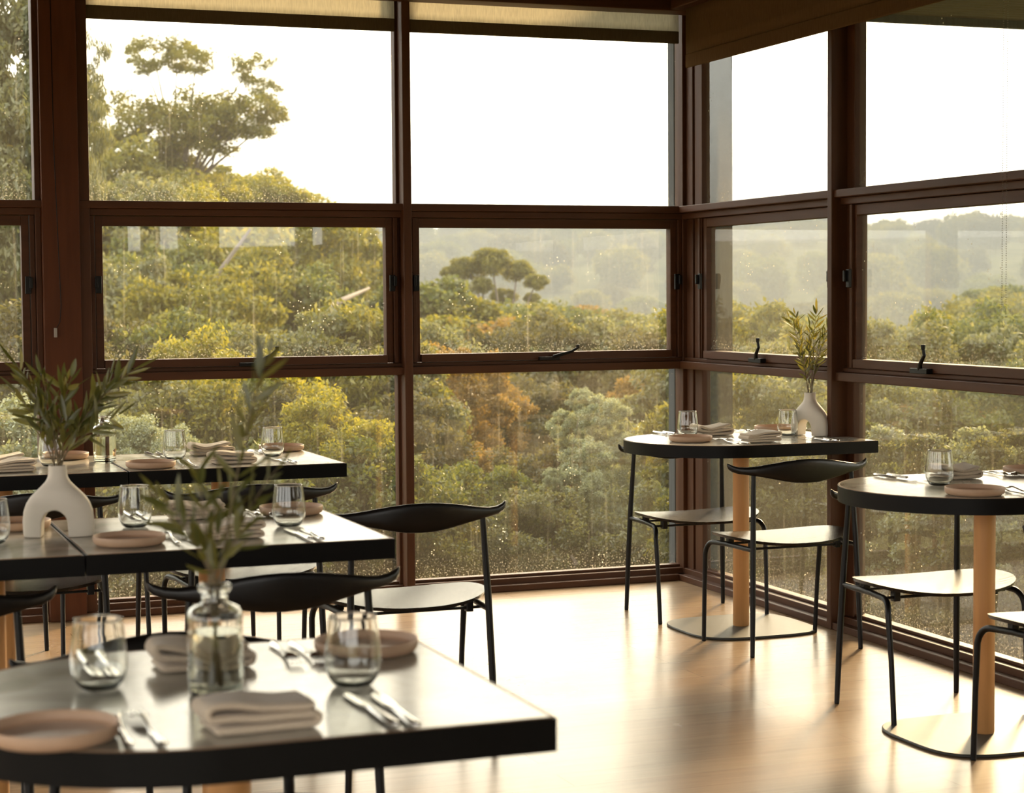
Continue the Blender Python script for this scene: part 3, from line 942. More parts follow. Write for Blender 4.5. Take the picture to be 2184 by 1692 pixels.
TN = {'corner': 'on the corner table', 'right': 'on the round-ended table at the right edge', 'far': 'on the farthest left table',
      'mid': 'on the middle left table', 'near': 'on the nearest table, out of focus'}
def tumbler(x, y, lb): place(TUM, (x, y, Z), 0, lb, 'glass', 'stemless water tumblers')
def plate(x, y, lb): place(PLT, (x, y, Z), 0, lb, 'plate', 'small stoneware side plates')
def napkin(i, x, y, rz, lb): place(NAPS[i], (x, y, Z), rz, lb, 'napkin', 'folded linen napkins')
def forks(x, y, back, where, side):
    rz = PI if back else 0.0
    for k, s in enumerate((-1, 1)):
        outer = (s < 0)
        place(FRK, (x + s * .017, y - (0.012 if s > 0 else 0), Z), rz + .03 * s, '%s fork of the pair %s, %s' % ('left' if s < 0 else 'right', where, side), 'fork', 'steel forks laid in pairs')
def knives(x, y, back, where, side):
    rz = PI if back else 0.0
    for k, s in enumerate((-1, 1)):
        place(KNF, (x + s * .015, y - (0.014 if s > 0 else 0), Z), rz - .03 * s, '%s knife of the pair %s, %s' % ('left' if s < 0 else 'right', where, side), 'knife', 'steel knives laid in pairs')

# corner table
tumbler(-.592, -1.229, 'empty tumbler left of the folded napkin on the corner table')
tumbler(-.212, -1.334, 'empty tumbler just left of the white vase on the corner table')
plate(-.673, -1.423, 'sand coloured plate at the front rim of the corner table, before the left tumbler')
plate(-.135, -1.085, 'sand coloured plate behind the right tumbler on the corner table')
napkin(1, -.462, -1.175, 0.08, 'smooth folded napkin beside the left tumbler on the corner table')
napkin(2, -.452, -1.560, .04, 'crumpled folded napkin at the front rim of the corner table')
knives(-.600, -1.085, True, 'on the corner table', 'at the far left rim')
knives(-.205, -1.565, False, 'on the corner table', 'in front of the vase')
forks(-.560, -1.530, False, 'on the corner table', 'between front plate and crumpled napkin')
forks(-.262, -1.090, True, 'on the corner table', 'behind the crumpled napkin')
V1 = place(VAS, (-.128, -1.360, Z), math.radians(-62), 'white two-legged vase on the corner table, half turned, holding tall olive sprigs', 'vase', 'white two-legged vases')
# right table
tumbler(-.739, -3.199, 'tumbler on the table at the right edge of the photo')
plate(-.790, -3.450, 'sand coloured plate at the front rim of the table at the right edge')
plate(-.300, -3.020, 'sand coloured plate cut by the right edge of the photo')
napkin(3, -.590, -3.045, .05, 'grey folded napkin behind the tumbler on the table at the right edge')
knives(-.740, -2.990, True, 'on the table at the right edge', 'near its far rim')
forks(-.402, -3.020, True, 'on the table at the right edge', 'before the cut-off plate')
forks(-.660, -3.440, False, 'on the table at the right edge', 'by the front plate')
V2 = place(VAS, (-.270, -3.265, Z), math.radians(10), 'white two-legged vase just outside the right edge, only its olive leaves showing', 'vase', 'white two-legged vases')
# far left pair
tumbler(-2.610, -1.377, 'tumbler left of the two napkins on the farthest left table')
tumbler(-2.271, -1.393, 'tumbler near the right end of the farthest left table, before a plate')
tumbler(-3.035, -1.447, 'tumbler behind the olive leaves on the farthest left table')
B3 = place(BOT, (-2.846, -1.366, Z), 0, 'small clear bottle of water at the seam of the farthest left tables', 'bottle', 'clear water bottles')
plate(-2.737, -1.640, 'plate at the front edge of the farthest left table, right of the seam')
plate(-2.185, -1.165, 'plate at the far right corner of the farthest left table')
plate(-2.955, -1.175, 'plate behind the olive leaves on the farthest left table')
napkin(1, -2.455, -1.225, .02, 'rear one of the two folded napkins on the farthest left table')
napkin(0, -2.460, -1.600, .03, 'front one of the two folded napkins on the farthest left table')
napkin(2, -3.175, -1.600, .03, 'folded napkin at the left edge, lower of the two, on the farthest left table')
o = place(NAPS[1], (-3.185, -1.40, Z), .06, 'folded napkin at the left edge, rear of the two, on the farthest left table', 'napkin', 'folded linen napkins')
knives(-2.640, -1.190, True, 'on the farthest left table', 'behind the left tumbler')
knives(-2.280, -1.590, False, 'on the farthest left table', 'in front of the right tumbler')
forks(-2.615, -1.580, False, 'on the farthest left table', 'right of the front plate')
forks(-2.300, -1.200, True, 'on the farthest left table', 'between napkin and right tumbler')
# middle pair
tumbler(-3.048, -3.244, 'tumbler right of the big white vase on the middle left table')
tumbler(-2.698, -3.379, 'tumbler near the right end of the middle left table')
tumbler(-3.400, -3.420, 'tumbler cut by the left edge of the photo, left of the big vase')
plate(-3.112, -3.560, 'plate at the front edge of the middle left table, right of the vase')
plate(-2.630, -3.125, 'plate at the far right corner of the middle left table')
plate(-3.320, -3.160, 'plate behind the left leg of the big white vase')
napkin(3, -2.875, -3.120, .04, 'rear folded napkin on the middle left table, behind the olive sprigs')
napkin(2, -2.875, -3.545, .03, 'front folded napkin on the middle left table, crossed by blurred olive leaves')
knives(-3.015, -3.075, True, 'on the middle left table', 'seen through the left tumbler')
knives(-2.705, -3.555, False, 'on the middle left table', 'in front of the right tumbler')
forks(-2.990, -3.510, False, 'on the middle left table', 'right of the front plate')
forks(-2.712, -3.130, True, 'on the middle left table', 'behind the right tumbler')
V4 = place(VAS, (-3.243, -3.353, Z), math.radians(-14), 'big white two-legged vase across the table seam, left side of the photo', 'vase', 'white two-legged vases')
# near table
tumbler(-3.406, -5.142, 'blurred tumbler left of the bottle on the nearest table')
tumbler(-3.063, -5.260, 'blurred tumbler right of the bottle on the nearest table')
plate(-3.505, -5.440, 'blurred plate at the lower left edge of the photo')
plate(-2.975, -5.020, 'blurred plate behind the right tumbler on the nearest table')
napkin(0, -3.250, -5.465, .05, 'blurred folded napkin in front of the bottle on the nearest table')
napkin(3, -3.240, -5.035, .02, 'blurred folded napkin behind the bottle on the nearest table')
knives(-3.388, -4.985, True, 'on the nearest table', 'seen through the left tumbler')
knives(-3.072, -5.430, False, 'on the nearest table', 'in front of the right tumbler')
forks(-3.402, -5.420, False, 'on the nearest table', 'right of the lower left plate')
forks(-3.085, -5.005, True, 'on the nearest table', 'behind the right tumbler')
B5 = place(BOT, (-3.257, -5.238, Z), 0, 'blurred clear bottle of water holding olive sprigs, centre of the nearest table', 'bottle', 'clear water bottles')

# ------------------------------------------------------------------ olive sprigs
def sprig(base, start, tip, seed, leaf=.052, dens=.017, label='', w=.0062, bare=.25):
    """base = bottom of the stem inside the vessel, start = mouth of the vessel, tip = (right, up, forward) offset from the mouth"""
    rnd = random.Random(seed)
    s = Vector(start)
    e = s + CR * tip[0] + Vector((0, 0, 1)) * tip[1] + Vector((CF.x, CF.y, 0)).normalized() * tip[2]
    L = (e - s).length
    mid = s.lerp(e, .5) + Vector((0, 0, L * .10)) - (CR * tip[0]) * .12
    pts = [Vector(base)]
    N = 14
    for i in range(N + 1):
        t = i / N
        pts.append((1 - t) ** 2 * s + 2 * t * (1 - t) * mid + t * t * e)
    o = empty('olive_sprig', base)
    b0 = Vector(base)
    MB().tube([p - b0 for p in pts], [.0017] * 3 + [max(.0007, .0017 * (1 - i / (N + 2))) for i in range(len(pts) - 3)], 6).build('stem', M['stem'], o, smooth=True)
    m = MB()
    n = int(L * (1 - bare) / dens) + 1
    for i in range(n):
        t = bare + (1 - bare) * i / max(1, n - 1)
        p = (1 - t) ** 2 * s + 2 * t * (1 - t) * mid + t * t * e
        d = (2 * (1 - t) * (mid - s) + 2 * t * (e - mid)).normalized()
        ph = rnd.uniform(0, PI)
        for k in (0, 1):
            if i == n - 1 and k: continue
            a = ph + PI * k + rnd.uniform(-.4, .4)
            u = d.orthogonal().normalized(); v = d.cross(u)
            side = u * math.cos(a) + v * math.sin(a)
            sp_ = rnd.uniform(.35, .95) if i < n - 1 else .1
            ld = (d * (1.1 - .5 * sp_) + side * sp_).normalized()
            ll = leaf * rnd.uniform(.65, 1.3); ww = w * rnd.uniform(.6, 1.1)
            nr = ld.cross(Vector((rnd.uniform(-1, 1), rnd.uniform(-1, 1), rnd.uniform(-.3, 1)))).normalized()
            up = ld.cross(nr).normalized()
            vs = []; fs = []
            cur = rnd.uniform(-.18, .22)
            prof = [(0, .15), (.18, .7), (.42, 1), (.68, .85), (.88, .42), (1, .02)]
            for q, (tt, wf) in enumerate(prof):
                c = p + ld * ll * tt + up * (cur * ll * tt * tt)
                vs += [c - nr * ww * wf + up * ww * wf * .35 - b0, c - b0, c + nr * ww * wf + up * ww * wf * .35 - b0]
            for q in range(len(prof) - 1):
                z = q * 3
                fs += [(z, z + 1, z + 4, z + 3), (z + 1, z + 2, z + 5, z + 4)]
            m.add(vs, fs)
    m.build('leaves', M['leaf_olive'], o, smooth=True)
    tag(o, label, 'olive sprig', 'cut olive sprigs in the vessels')
    return o
def bunch(ves, mouth_z, base_z, tips, seed, desc, leaf, dens, spread, w=.0062):
    c = ves.location
    for i, (tp, word) in enumerate(tips):
        ang = i * 2.4
        o1 = Vector((math.cos(ang), math.sin(ang), 0)) * spread
        st = Vector((c.x, c.y, c.z + mouth_z)) + o1
        bs = Vector((c.x, c.y, c.z + base_z)) + o1 * (-1.0 if base_z < .1 else .8)
        sprig(bs, st, tp, seed + i, leaf, dens, 'olive sprig %s, %s' % (word, desc), w)
bunch(V4, .165, .135, [
    ((-.105, .235, .02), 'reaching farthest up left'), ((-.070, .165, -.03), 'leaning left and short'), ((-.035, .215, .0), 'standing left of centre'),
    ((.005, .195, .03), 'standing straight in the middle'), ((.050, .210, -.02), 'leaning slightly right'), ((.100, .170, .02), 'arching right'),
    ((.185, .225, .0), 'reaching farthest right'), ((.150, .120, -.03), 'spreading low to the right'), ((.03, .120, -.05), 'short at the front'),
    ((-.03, .130, .05), 'short at the back'), ((-.085, .205, .04), 'leaning left at the back'), ((.125, .205, .05), 'rising right at the back')],
    40, 'in the big white vase on the left', .062, .017, .009, .0066)
bunch(V1, .165, .135, [
    ((-.085, .290, .0), 'leaning farthest left'), ((-.045, .305, .03), 'tall, left of centre'), ((.020, .320, .0), 'tallest in the middle'),
    ((.075, .275, -.02), 'leaning farthest right'), ((-.040, .165, -.03), 'short on the left'), ((.045, .240, .04), 'right of centre at the back'), ((.000, .250, -.03), 'at the front of the middle')],
    80, 'in the vase on the corner table', .046, .016, .008, .0046)
bunch(B5, .150, .012, [
    ((.072, .325, .0), 'tallest, tip above the middle table'), ((-.020, .175, .02), 'upright and blurred'), ((-.070, .130, -.02), 'drooping to the left'),
    ((.085, .165, .02), 'leaning right across the napkin'), ((.055, .085, -.03), 'low on the right'), ((-.035, .075, -.03), 'low at the front'), ((.010, .120, .03), 'short in the middle')],
    120, 'in the blurred bottle on the nearest table', .050, .018, .007, .0058)
bunch(V2, .165, .135, [((-.110, .110, .0), 'poking in from the right edge'), ((-.050, .200, .0), 'upright at the right edge'), ((.06, .2, 0), 'leaning away at the right edge')],
    160, 'in the vase beyond the photo edge', .050, .017, .008, .0052)

# ------------------------------------------------------------------ outside: terrain
def H(x, y):
    """ground height; the land drops into a gully and climbs to a ridge"""
    d = math.hypot(x + 3.8, y + 7.9)
    if y < 0.2 and x < 0.2 and False: return -3
    z = -2.4 - 0.055 * max(0, d - 9)
    if d > 70: z = -2.4 - .055 * 61 - .02 * min(d - 70, 50)
    if d > 120:
        t = min(1, (d - 120) / 230)
        z += (17.0 + 2.5 * noise.noise(Vector((x * .012, y * .012, 3)))) * (t * t * (3 - 2 * t))
    z += .5 * noise.noise(Vector((x * .08, y * .08, 0))) * min(1, d / 20)
    return z
vs = []; fs = []
rad = [6.5 * (1.0 + .052) ** i for i in range(0, 82)]
angs = [math.radians(-80 + 3 * i) for i in range(0, 121)]
for rr in rad:
    for a in angs:
        x = -3.8 + rr * math.sin(a); y = -7.9 + rr * math.cos(a)
        vs.append((x, y, H(x, y) if rr > 7 else -3.2))
na = len(angs)
for i in range(len(rad) - 1):
    for j in range(na - 1):
        k = i * na + j; fs.append((k, k + 1, k + na + 1, k + na))
o_ = len(vs); vs.append((-3.8, -7.9, -3.2)); fs += [(o_, j + 1, j) for j in range(na - 1)]
m = MB().add(vs, fs)
tag(struct('ground', m, M['ground'], smooth=True), kind='structure')

# ------------------------------------------------------------------ foliage
def crown_mesh(name, n, clumps, leaf, wid, seed, flat=1.0, droop=.3, csize=.34, shell=.75):
    """unit-radius crown made of n small diamond leaves gathered in clumps"""
    rg = np.random.RandomState(seed)
    c = rg.normal(size=(clumps, 3)); c /= np.linalg.norm(c, axis=1)[:, None]
    c *= (rg.uniform(shell - .35, shell, size=(clumps, 1)))
    c[:, 2] = c[:, 2] * flat
    idx = rg.randint(0, clumps, n)
    g = rg.normal(size=(n, 3)); g /= np.linalg.norm(g, axis=1)[:, None]
    g *= rg.uniform(.2, 1, size=(n, 1)) ** .5
    sz = rg.uniform(.6, 1.15, size=clumps)[idx][:, None] * csize
    p = c[idx] + g * sz * np.array([1, 1, .75])
    d = rg.normal(size=(n, 3)); d[:, 2] -= droop * 1.5; d /= np.linalg.norm(d, axis=1)[:, None]
    s = np.cross(d, rg.normal(size=(n, 3))); s /= np.linalg.norm(s, axis=1)[:, None]
    ll = leaf * rg.uniform(.7, 1.3, size=(n, 1)); ww = wid * rg.uniform(.7, 1.3, size=(n, 1))
    v = np.empty((n, 4, 3))
    v[:, 0] = p; v[:, 1] = p + d * ll * .45 + s * ww; v[:, 2] = p + d * ll; v[:, 3] = p + d * ll * .45 - s * ww
    me = bpy.data.meshes.new(name)
    me.vertices.add(n * 4); me.vertices.foreach_set('co', v.reshape(-1))
    me.loops.add(n * 4); me.loops.foreach_set('vertex_index', np.arange(n * 4, dtype=np.int32))
    me.polygons.add(n); me.polygons.foreach_set('loop_start', np.arange(0, n * 4, 4, dtype=np.int32)); me.polygons.foreach_set('loop_total', np.full(n, 4, dtype=np.int32))
    me.update(); me.validate()
    me.materials.append(M['leaf_gum'])
    return me
CM = {
 'near_a': crown_mesh('foliage_a', 20000, 64, .070, .017, 1, csize=.24, shell=.95),
 'near_b': crown_mesh('foliage_b', 20000, 80, .062, .016, 2, droop=.1, csize=.20, shell=.95),
 'near_c': crown_mesh('foliage_c', 16000, 56, .085, .016, 3, droop=.6, csize=.22, shell=.95),
 'clump': crown_mesh('foliage_d', 3000, 26, .120, .026, 4, flat=.8, csize=.34, shell=1.0),
 'clump_b': crown_mesh('foliage_e', 3000, 22, .120, .026, 5, flat=.8, csize=.36, shell=1.0),
 'far_a': crown_mesh('foliage_f', 9000, 30, .090, .030, 6, flat=.8),
 'far_b': crown_mesh('foliage_g', 9000, 22, .090, .030, 7, flat=.6, csize=.40),
 'hang': crown_mesh('foliage_i', 3000, 30, .20, .014, 9, droop=2.2, csize=.36, shell=.9),
 'round': crown_mesh('foliage_h', 20000, 90, .055, .020, 8, csize=.20, shell=.85, droop=0),
}
def polar(px, dist):
    """a bearing (given as its place across the view) and a distance from the viewpoint"""
    d = CF + CR * ((px - 1092) / 4044.0)
    d = Vector((d.x, d.y, 0)).normalized()
    k = dist / (d.x * CF.x + d.y * CF.y) * math.hypot(CF.x, CF.y)
    return CAM.x + d.x * k, CAM.y + d.y * k
def elev(py, dist, px=1092):
    """height above the floor of something seen at picture height py"""
    hz = 646 + (px - 1092) * .008 - 18
    return 1.31 - (py - (627 + (px - 1092) * .0075)) / 4044.0 * dist
RND = random.Random(11)
def crown_obj(kind, mat, parent=None, name='crown'):
    o = bpy.data.objects.new(name, CM[kind]); COL.objects.link(o)
    o.material_slots[0].link = 'OBJECT'; o.material_slots[0].material = M[mat]
    if parent is not None: o.parent = parent
    return o
FB = 1.65
def shrub(px, dist, py, r, kind, mat, label, group, sz=(1, 1, 1), name='shrub', cat='shrub', back=False):
    if back: dist *= FB; r *= FB
    x, y = polar(px, dist); z = elev(py, dist, px)
    o = crown_obj(kind, mat, None, name)
    o.location = (x, y, z); o.scale = (r * sz[0], r * sz[1], r * sz[2])
    o.rotation_euler = (RND.uniform(-.15, .15), RND.uniform(-.15, .15), RND.uniform(0, 6.28))
    tag(o, label, cat, group)
    return o
def tree(px, dist, pyc, r, kind, mat, label, group=None, sz=(1, 1, 1), bark='bark', clumps=None, trunk_px=None, name='gum_tree', tr=.12, fk=.75, back=False):
    """tree standing on the ground: trunk with limbs, one or several crowns"""
    if back:
        dist *= FB; r *= FB; tr *= FB
        clumps = [(c[0], c[1], c[2] * FB * 1.12) + tuple(c[3:]) for c in clumps] if clumps else None
    x, y = polar(px if trunk_px is None else trunk_px, dist); gz = H(x, y)
    root = empty(name, (x, y, gz))
    cl = clumps or [(px, pyc, r)]
    b = MB(); o0 = Vector((x, y, gz))
    zf = min(elev(c[1], dist, c[0]) for c in cl) - min(c[2] for c in cl) * .6
    fork = Vector((0, 0, max(1.0, (zf - gz) * fk)))
    b.tube([(0, 0, -.3), (tr * .6, 0, fork.z * .5), tuple(fork)], [tr * 1.25, tr, tr * .8], 10)
    for c in cl:
        cxx, cyy = polar(c[0], dist + (RND.uniform(-.8, .8) if clumps else 0)); cz = elev(c[1], dist, c[0])
        p = Vector((cxx, cyy, cz)) - o0
        mid = fork.lerp(p, .5) + Vector((RND.uniform(-.2, .2), RND.uniform(-.2, .2), -abs(RND.uniform(0, .3)) * c[2]))
        b.tube([fork, mid, p], [tr * .5, tr * .28, tr * .1], 7)
        o = crown_obj(kind, mat, root)
        o.location = p
        rr = c[2]
        o.scale = (rr * sz[0], rr * sz[1], rr * sz[2] * (c[3] if len(c) > 3 else 1))
        o.rotation_euler = (0, 0, RND.uniform(0, 6.28))
    b.build('trunk', M[bark], root, smooth=True)
    tag(root, label, 'tree', group)
    return root

# tall gum in the upper left window: separate tufts against the sky
tree(330, 24, 0, 0, 'clump', 'leaf_gum', 'tall gum tree with separate leaf tufts against the white sky, upper left window', clumps=[
    (340, 105, .30), (390, 108, .30), (430, 130, .24), (318, 138, .18), (545, 145, .26), (570, 190, .20), (275, 240, .46), (350, 262, .42), (420, 245, .46),
    (490, 240, .40), (545, 245, .38), (580, 258, .20), (470, 275, .4), (250, 290, .4), (330, 330, .34), (380, 340, .30), (410, 300, .34), (300, 385, .55), (380, 400, .55), (240, 390, .5)],
     sz=(1, 1, .85), trunk_px=400, tr=.06, fk=1.02, back=True)
# round crown right below it
tree(540, 26, 470, 1.0, 'near_b', 'leaf_yellow', 'bushy yellow-green gum crown rising above the left window rail', clumps=[(520, 470, .95, .75), (620, 500, .9, .8), (420, 460, .9, .8), (690, 560, .85), (500, 560, 1.1), (770, 640, .55)], trunk_px=560, tr=.12, back=True)
# drooping foliage close at the far left
for i, (px, py, rr) in enumerate([(20, 60, .9), (30, 260, .95), (20, 450, .9), (195, 100, .30), (198, 250, .30), (192, 400, .34), (25, 620, .85)]):
    shrub(px, 16 - (i % 3) * .4, py, rr * .9, 'near_c' if px < 100 and i < 3 else 'hang', 'leaf_grey', 'drooping grey-green gum foliage beside the plywood pillar at the left edge', 'hanging gum branches at the left', sz=(.8, .8, 1.3), name='gum_branch', cat='tree branch')
# bare leaning limbs among the foliage behind the left sash
for i, pts in enumerate([[(270, 800, 30), (370, 690, 30), (450, 600, 31), (540, 480, 31)], [(600, 800, 27), (660, 720, 27), (720, 640, 28), (790, 610, 29)], [(20, 820, 15), (30, 700, 15), (44, 560, 15.2), (60, 430, 15.4)], [(700, 900, 17), (640, 960, 16), (560, 1010, 15.5), (500, 1080, 15)]]):
    P_ = []
    for px, py, d in pts:
        x, y = polar(px, d); P_.append(Vector((x, y, elev(py, d, px))))
    x0_ = P_[0].copy(); x0_.z = min(P_[0].z, H(P_[0].x, P_[0].y)) - .2
    if i == 3: x0_ = P_[-1].copy(); x0_.z = H(x0_.x, x0_.y) - .2; P_ = P_[::-1]
    P_ = [x0_] + P_
    b_ = MB().tube([p - x0_ for p in P_], [.11, .09, .07, .05, .02] if i < 2 else [.06, .05, .04, .03, .015], 8)
    o = b_.build('gum_limb', M['bark'], None, smooth=True); o.location = x0_
    tag(o, ['pale limb rising steeply to the right behind the left sash', 'short pale limb near the right stile of the left sash', 'pale trunk in the pane beyond the pillar at the left edge', 'thin pale branch behind the glasses of the farthest left table'][i], 'tree limb')
# yellow green mass behind the left sash and lower left pane
LM = [(260, 560, 20, 1.0, 'leaf_grey'), (330, 700, 19, 1.0, 'leaf_green'), (430, 600, 21, 1.1, 'leaf_yellow'), (520, 690, 20, 1.0, 'leaf_gum'), (640, 620, 22, 1.1, 'leaf_gum'),
      (720, 700, 22, .9, 'leaf_yellow'), (620, 730, 20, .9, 'leaf_green'), (760, 560, 26, .6, 'leaf_gum'), (300, 470, 22, 1.0, 'leaf_gum'), (240, 720, 18, .9, 'leaf_grey'), (420, 760, 17, .9, 'leaf_gum'), (800, 720, 24, .45, 'leaf_green')]
for i, (px, py, d, rr, mt) in enumerate(LM):
    shrub(px, d, py, rr, ('near_a', 'near_b', 'near_c')[i % 3], mt, 'leafy gum foliage filling the left sash window', 'gum foliage behind the left sash', name='gum_foliage', back=True)
LL = [(240, 850, 14, .7, 'leaf_dark'), (330, 870, 14, .8, 'leaf_green'), (450, 860, 13, .55, 'leaf_yellow'), (540, 900, 13, .55, 'leaf_yellow'), (640, 860, 15, .8, 'leaf_grey'), (740, 850, 15, .8, 'leaf_gum'),
      (820, 900, 15, .6, 'leaf_grey'), (420, 960, 12, .6, 'leaf_gum'), (700, 960, 11.5, .38, 'leaf_yellow'), (760, 1010, 11.2, .36, 'leaf_yellow'), (640, 980, 12, .5, 'leaf_dark'), (560, 960, 12.5, .5, 'leaf_green'), (800, 1110, 11, .5, 'leaf_green'),
      (700, 1120, 11, .5, 'leaf_grey'), (540, 1150, 10.6, .55, 'leaf_green'), (300, 1010, 12, .7, 'leaf_grey'), (820, 1010, 13, .6, 'leaf_dark')]
for i, (px, py, d, rr, mt) in enumerate(LL):
    shrub(px, d, py, rr, ('near_a', 'near_b', 'near_c')[i % 3], mt, 'scrub seen through the lower left window', 'scrub below the left window rail')
SG = 'silvery shrubs close outside'
shrub(250, 10.8, 960, .30, 'near_b', 'leaf_silver', 'pale silver-green bush behind the water bottle, lower left window', SG)
shrub(340, 10.8, 980, .26, 'near_b', 'leaf_silver', 'pale silver-green bush behind the left tumbler of the farthest table', SG)
shrub(40, 10.5, 1000, .45, 'near_a', 'leaf_silver', 'pale silver-green bush low at the left edge of the photo', SG)
shrub(300, 10.4, 1180, .55, 'round', 'leaf_grey', 'low leafy bush under the farthest left table', SG)
shrub(100, 12.5, 850, .7, 'near_a', 'leaf_dark', 'dark scrub in the lower pane beyond the pillar', SG)
# lower right pane of the back wall
tree(1000, 17, 860, .70, 'near_b', 'leaf_orange', 'rust-tinged tree with ochre trunk, lower middle window', clumps=[(980, 850, .55), (1050, 900, .42), (930, 880, .5), (1035, 1010, .42, .7)], trunk_px=1066, bark='barkred', tr=.055)
tree(1040, 14, 1030, .42, 'near_b', 'leaf_orange', 'small golden-brown wattle behind the free-standing chair', clumps=[(1010, 1020, .30), (1075, 1045, .28), (960, 1060, .30)], tr=.03, bark='bark')
shrub(950, 12, 1120, .42, 'near_a', 'leaf_green', 'green bush between the slim post and the golden wattle', SG)
shrub(1060, 11.5, 1140, .45, 'near_a', 'leaf_green', 'green bush right of the free-standing chair back', SG)
tree(1250, 11.8, 950, .3, 'near_b', 'leaf_silver', 'pale silver-leaved shrub with bare stems, lower middle window', clumps=[(1240, 865, .10), (1215, 930, .15), (1290, 900, .17), (1255, 990, .19), (1330, 960, .12), (1180, 1010, .09), (1300, 1050, .20), (1210, 1100, .19), (1330, 1120, .18), (1270, 1160, .22), (1175, 1075, .12), (1240, 1040, .17)], sz=(1, 1, 1), trunk_px=1240, tr=.018, name='silver_shrub')
LR = [(910, 830, 18, .7, 'leaf_grey'), (1100, 830, 24, 1.0, 'leaf_dark'), (1180, 850, 22, .9, 'leaf_dark'), (1300, 830, 22, .9, 'leaf_grey'), (1400, 850, 20, .8, 'leaf_dark'), (1360, 880, 18, .35, 'leaf_orange'), (1130, 960, 18, .7, 'leaf_dark'),
      (900, 960, 16, .5, 'leaf_gum'), (1390, 960, 16, .7, 'leaf_grey'), (1400, 1080, 13, .6, 'leaf_grey'), (1150, 1180, 11, .4, 'leaf_grey'), (1380, 1180, 11, .4, 'leaf_grey'), (900, 1190, 11, .4, 'leaf_gum'), (1130, 1090, 13, .5, 'leaf_dark'), (1010, 930, 20, .8, 'leaf_dark')]
for i, (px, py, d, rr, mt) in enumerate(LR):
    shrub(px, d, py, rr, ('near_a', 'near_b', 'near_c')[i % 3], mt, 'scrub seen through the lower middle window', 'scrub below the rail right of the slim post')
# right wall lower panes
RR = [(1560, 830, 16, .8, 'leaf_gum'), (1680, 850, 17, .8, 'leaf_green'), (1620, 900, 15, .6, 'leaf_grey'), (1740, 880, 16, .7, 'leaf_dark'), (1880, 860, 16, .8, 'leaf_grey'), (1980, 880, 18, .9, 'leaf_gum'), (2100, 870, 17, .9, 'leaf_green'), (2180, 900, 16, .8, 'leaf_grey'),
      (1560, 1000, 12, .6, 'leaf_gum'), (1680, 1000, 12, .6, 'leaf_grey'), (1760, 1060, 11, .5, 'leaf_green'), (2030, 930, 15, .45, 'leaf_orange'), (2160, 960, 14, .6, 'leaf_green'), (1920, 960, 14, .6, 'leaf_grey'), (1640, 1130, 10.5, .5, 'leaf_grey'), (1560, 1140, 10.5, .45, 'leaf_gum')]
for i, (px, py, d, rr, mt) in enumerate(RR):
    shrub(px, d, py, rr, ('near_a', 'near_b', 'near_c')[i % 3], mt, 'scrub seen through the lower right-hand windows', 'scrub below the rail of the right wall')
for i, (px, py, d, rr, mt) in enumerate([(1870, 1060, 10.3, .40, 'leaf_silver'), (1960, 1090, 10.0, .42, 'leaf_grey'), (2060, 1080, 9.8, .42, 'leaf_silver'), (2170, 1090, 9.6, .42, 'leaf_grey'), (1880, 1200, 9.8, .40, 'leaf_grey'), (1980, 1230, 9.5, .40, 'leaf_silver'), (2090, 1230, 9.3, .42, 'leaf_grey'), (2190, 1250, 9.1, .40, 'leaf_silver'), (1750, 1170, 10.2, .38, 'leaf_grey'), (1690, 1230, 10.2, .36, 'leaf_green'), (2130, 1370, 9.0, .40, 'leaf_grey'), (2000, 1350, 9.2, .36, 'leaf_grey'), (2230, 1350, 8.9, .42, 'leaf_grey'), (2120, 1160, 10.6, .55, 'leaf_silver'), (1930, 1150, 11.0, .55, 'leaf_grey'), (2200, 1180, 10.8, .6, 'leaf_grey'), (1850, 1290, 9.6, .34, 'leaf_grey')]):
    shrub(px, d, py, rr, 'round', mt, 'small-leaved grey-green hedge shrub behind the right-hand tables', 'hedge of small-leaved shrubs outside the right wall')
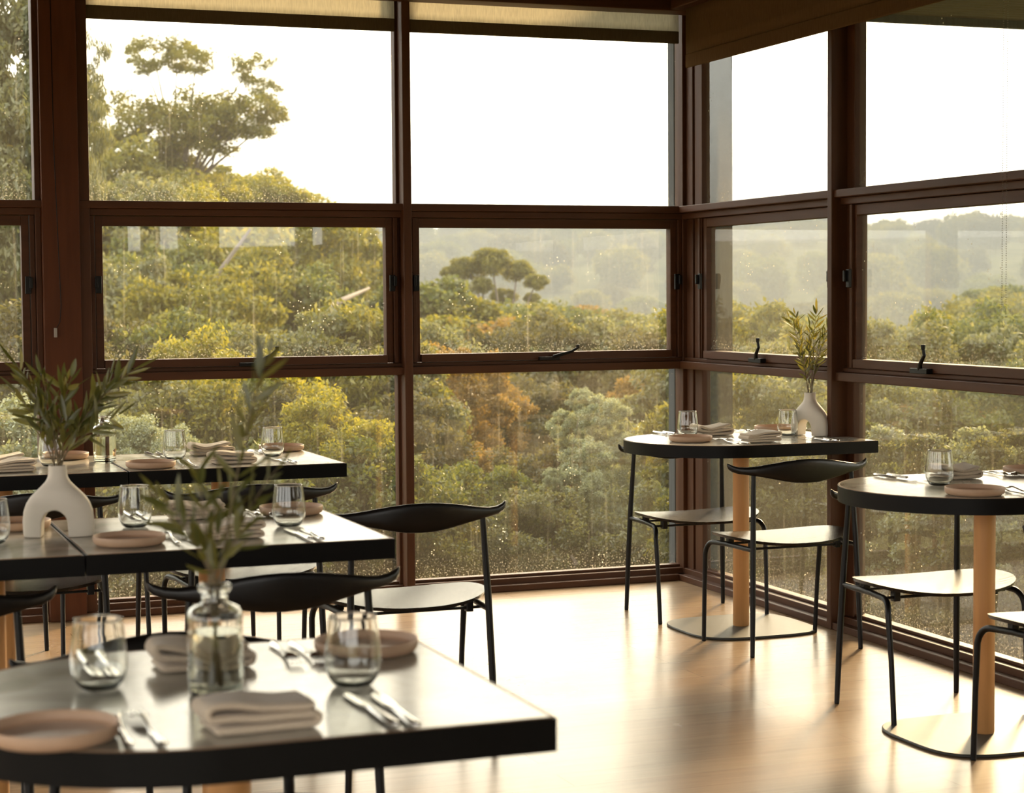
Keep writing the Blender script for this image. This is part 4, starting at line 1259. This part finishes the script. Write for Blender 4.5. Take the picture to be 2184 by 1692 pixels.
# middle distance
tree(1050, 42, 560, 1.0, 'far_b', 'leaf_gum', 'flat-topped gum with umbrella crown standing alone, middle window', clumps=[(1000, 570, .50), (1050, 556, .58), (1105, 575, .46), (1145, 602, .34), (1028, 608, .34), (962, 578, .26), (1075, 630, .34), (1135, 635, .22)], sz=(1, 1, .85), trunk_px=1075, tr=.11)
MD = [(900, 640, 34, 1.0, 'leaf_green'), (960, 680, 34, 1.1, 'leaf_gum'), (1040, 690, 38, 1.1, 'leaf_green'), (1120, 700, 40, 1.2, 'leaf_gum'), (1180, 690, 45, 1.2, 'leaf_green'), (1230, 685, 48, 1.0, 'leaf_orange'), (1300, 705, 48, 1.2, 'leaf_gum'), (1370, 715, 46, 1.1, 'leaf_green'),
      (1430, 725, 44, 1.0, 'leaf_gum'), (920, 730, 30, 1.0, 'leaf_gum'), (1010, 740, 30, 1.0, 'leaf_orange'), (1100, 760, 30, 1.0, 'leaf_green'), (1220, 755, 34, 1.1, 'leaf_gum'), (1330, 770, 34, 1.1, 'leaf_green'), (1420, 780, 34, 1.1, 'leaf_gum'),
      (1560, 745, 40, 1.2, 'leaf_green'), (1620, 728, 42, 1.2, 'leaf_gum'), (1690, 730, 42, 1.2, 'leaf_green'), (1760, 755, 40, 1.2, 'leaf_gum'), (1840, 745, 44, 1.1, 'leaf_green'), (1880, 760, 40, 1.0, 'leaf_gum'), (1950, 795, 34, 1.2, 'leaf_green'), (1540, 800, 30, 1.1, 'leaf_gum'), (1660, 800, 28, 1.0, 'leaf_green'), (1820, 815, 28, 1.0, 'leaf_gum'),
      (2040, 730, 46, 1.3, 'leaf_gum'), (2080, 690, 50, 1.3, 'leaf_gum'), (2130, 665, 60, 1.5, 'leaf_green'), (2180, 680, 58, 1.6, 'leaf_gum'), (2110, 750, 42, 1.2, 'leaf_orange'), (2190, 760, 40, 1.2, 'leaf_green'), (2040, 800, 32, 1.1, 'leaf_gum'), (2150, 820, 30, 1.2, 'leaf_green')]
for i, (px, py, d, rr, mt) in enumerate(MD):
    x, y = polar(px, d)
    tree(px, d, py + 15, rr * 1.05, ('far_a', 'far_b')[i % 2], mt, 'rounded bush gum in the gully, lower than the hazy ridge', 'rounded gums down in the gully', sz=(1.1, 1.1, .9), tr=.07)
# hazy hillside
HT = []
for i in range(420):
    px = RND.uniform(700, 2330); t = RND.random() ** .7
    d = 125 + 215 * t
    if i < 70:
        px = 700 + (i + RND.uniform(-.3, .3)) * 23.5; d = RND.uniform(325, 352)
    x, y = polar(px, d)
    o = crown_obj(('far_a', 'far_b')[i % 2], ('leaf_dark', 'leaf_gum', 'leaf_green')[i % 3], None, 'hillside_tree')
    r = RND.uniform(2.8, 4.8) * (1.0 if i >= 70 else .85)
    if any(math.hypot(x - a, y - b) < (r + c) * 1.05 for a, b, c in HT) or len(HT) > 250:
        bpy.data.objects.remove(o); continue
    HT.append((x, y, r))
    o.location = (x, y, H(x, y) + r * .6); o.scale = (r, r, r * RND.uniform(.8, 1.2)); o.rotation_euler = (0, 0, RND.uniform(0, 6.28))
    tag(o, 'tree of the hazy forest covering the far hillside', 'tree', 'forest on the far hillside')

# ------------------------------------------------------------------ valley haze
hm = bpy.data.materials.new('valley_haze'); hm.use_nodes = True
t = hm.node_tree; t.nodes.clear()
ho = t.nodes.new('ShaderNodeOutputMaterial'); hv = t.nodes.new('ShaderNodeVolumePrincipled')
hv.inputs['Color'].default_value = (0.36, 0.39, 0.40, 1)
hv.inputs['Density'].default_value = 0.0038
hv.inputs['Anisotropy'].default_value = 0.0
t.links.new(hv.outputs[0], ho.inputs['Volume'])
hb = MB(); ca, sa = math.cos(-.357), math.sin(-.357)
vs = [(-400, 28), (500, 28), (500, 420), (-400, 420)]
vs = [(CAM.x + x * ca - y * sa, CAM.y + x * sa + y * ca) for x, y in vs]
hb.prism(vs, -30, 26)
h = hb.build('haze', hm); tag(h, 'thin golden haze hanging over the valley', 'haze', kind='stuff')
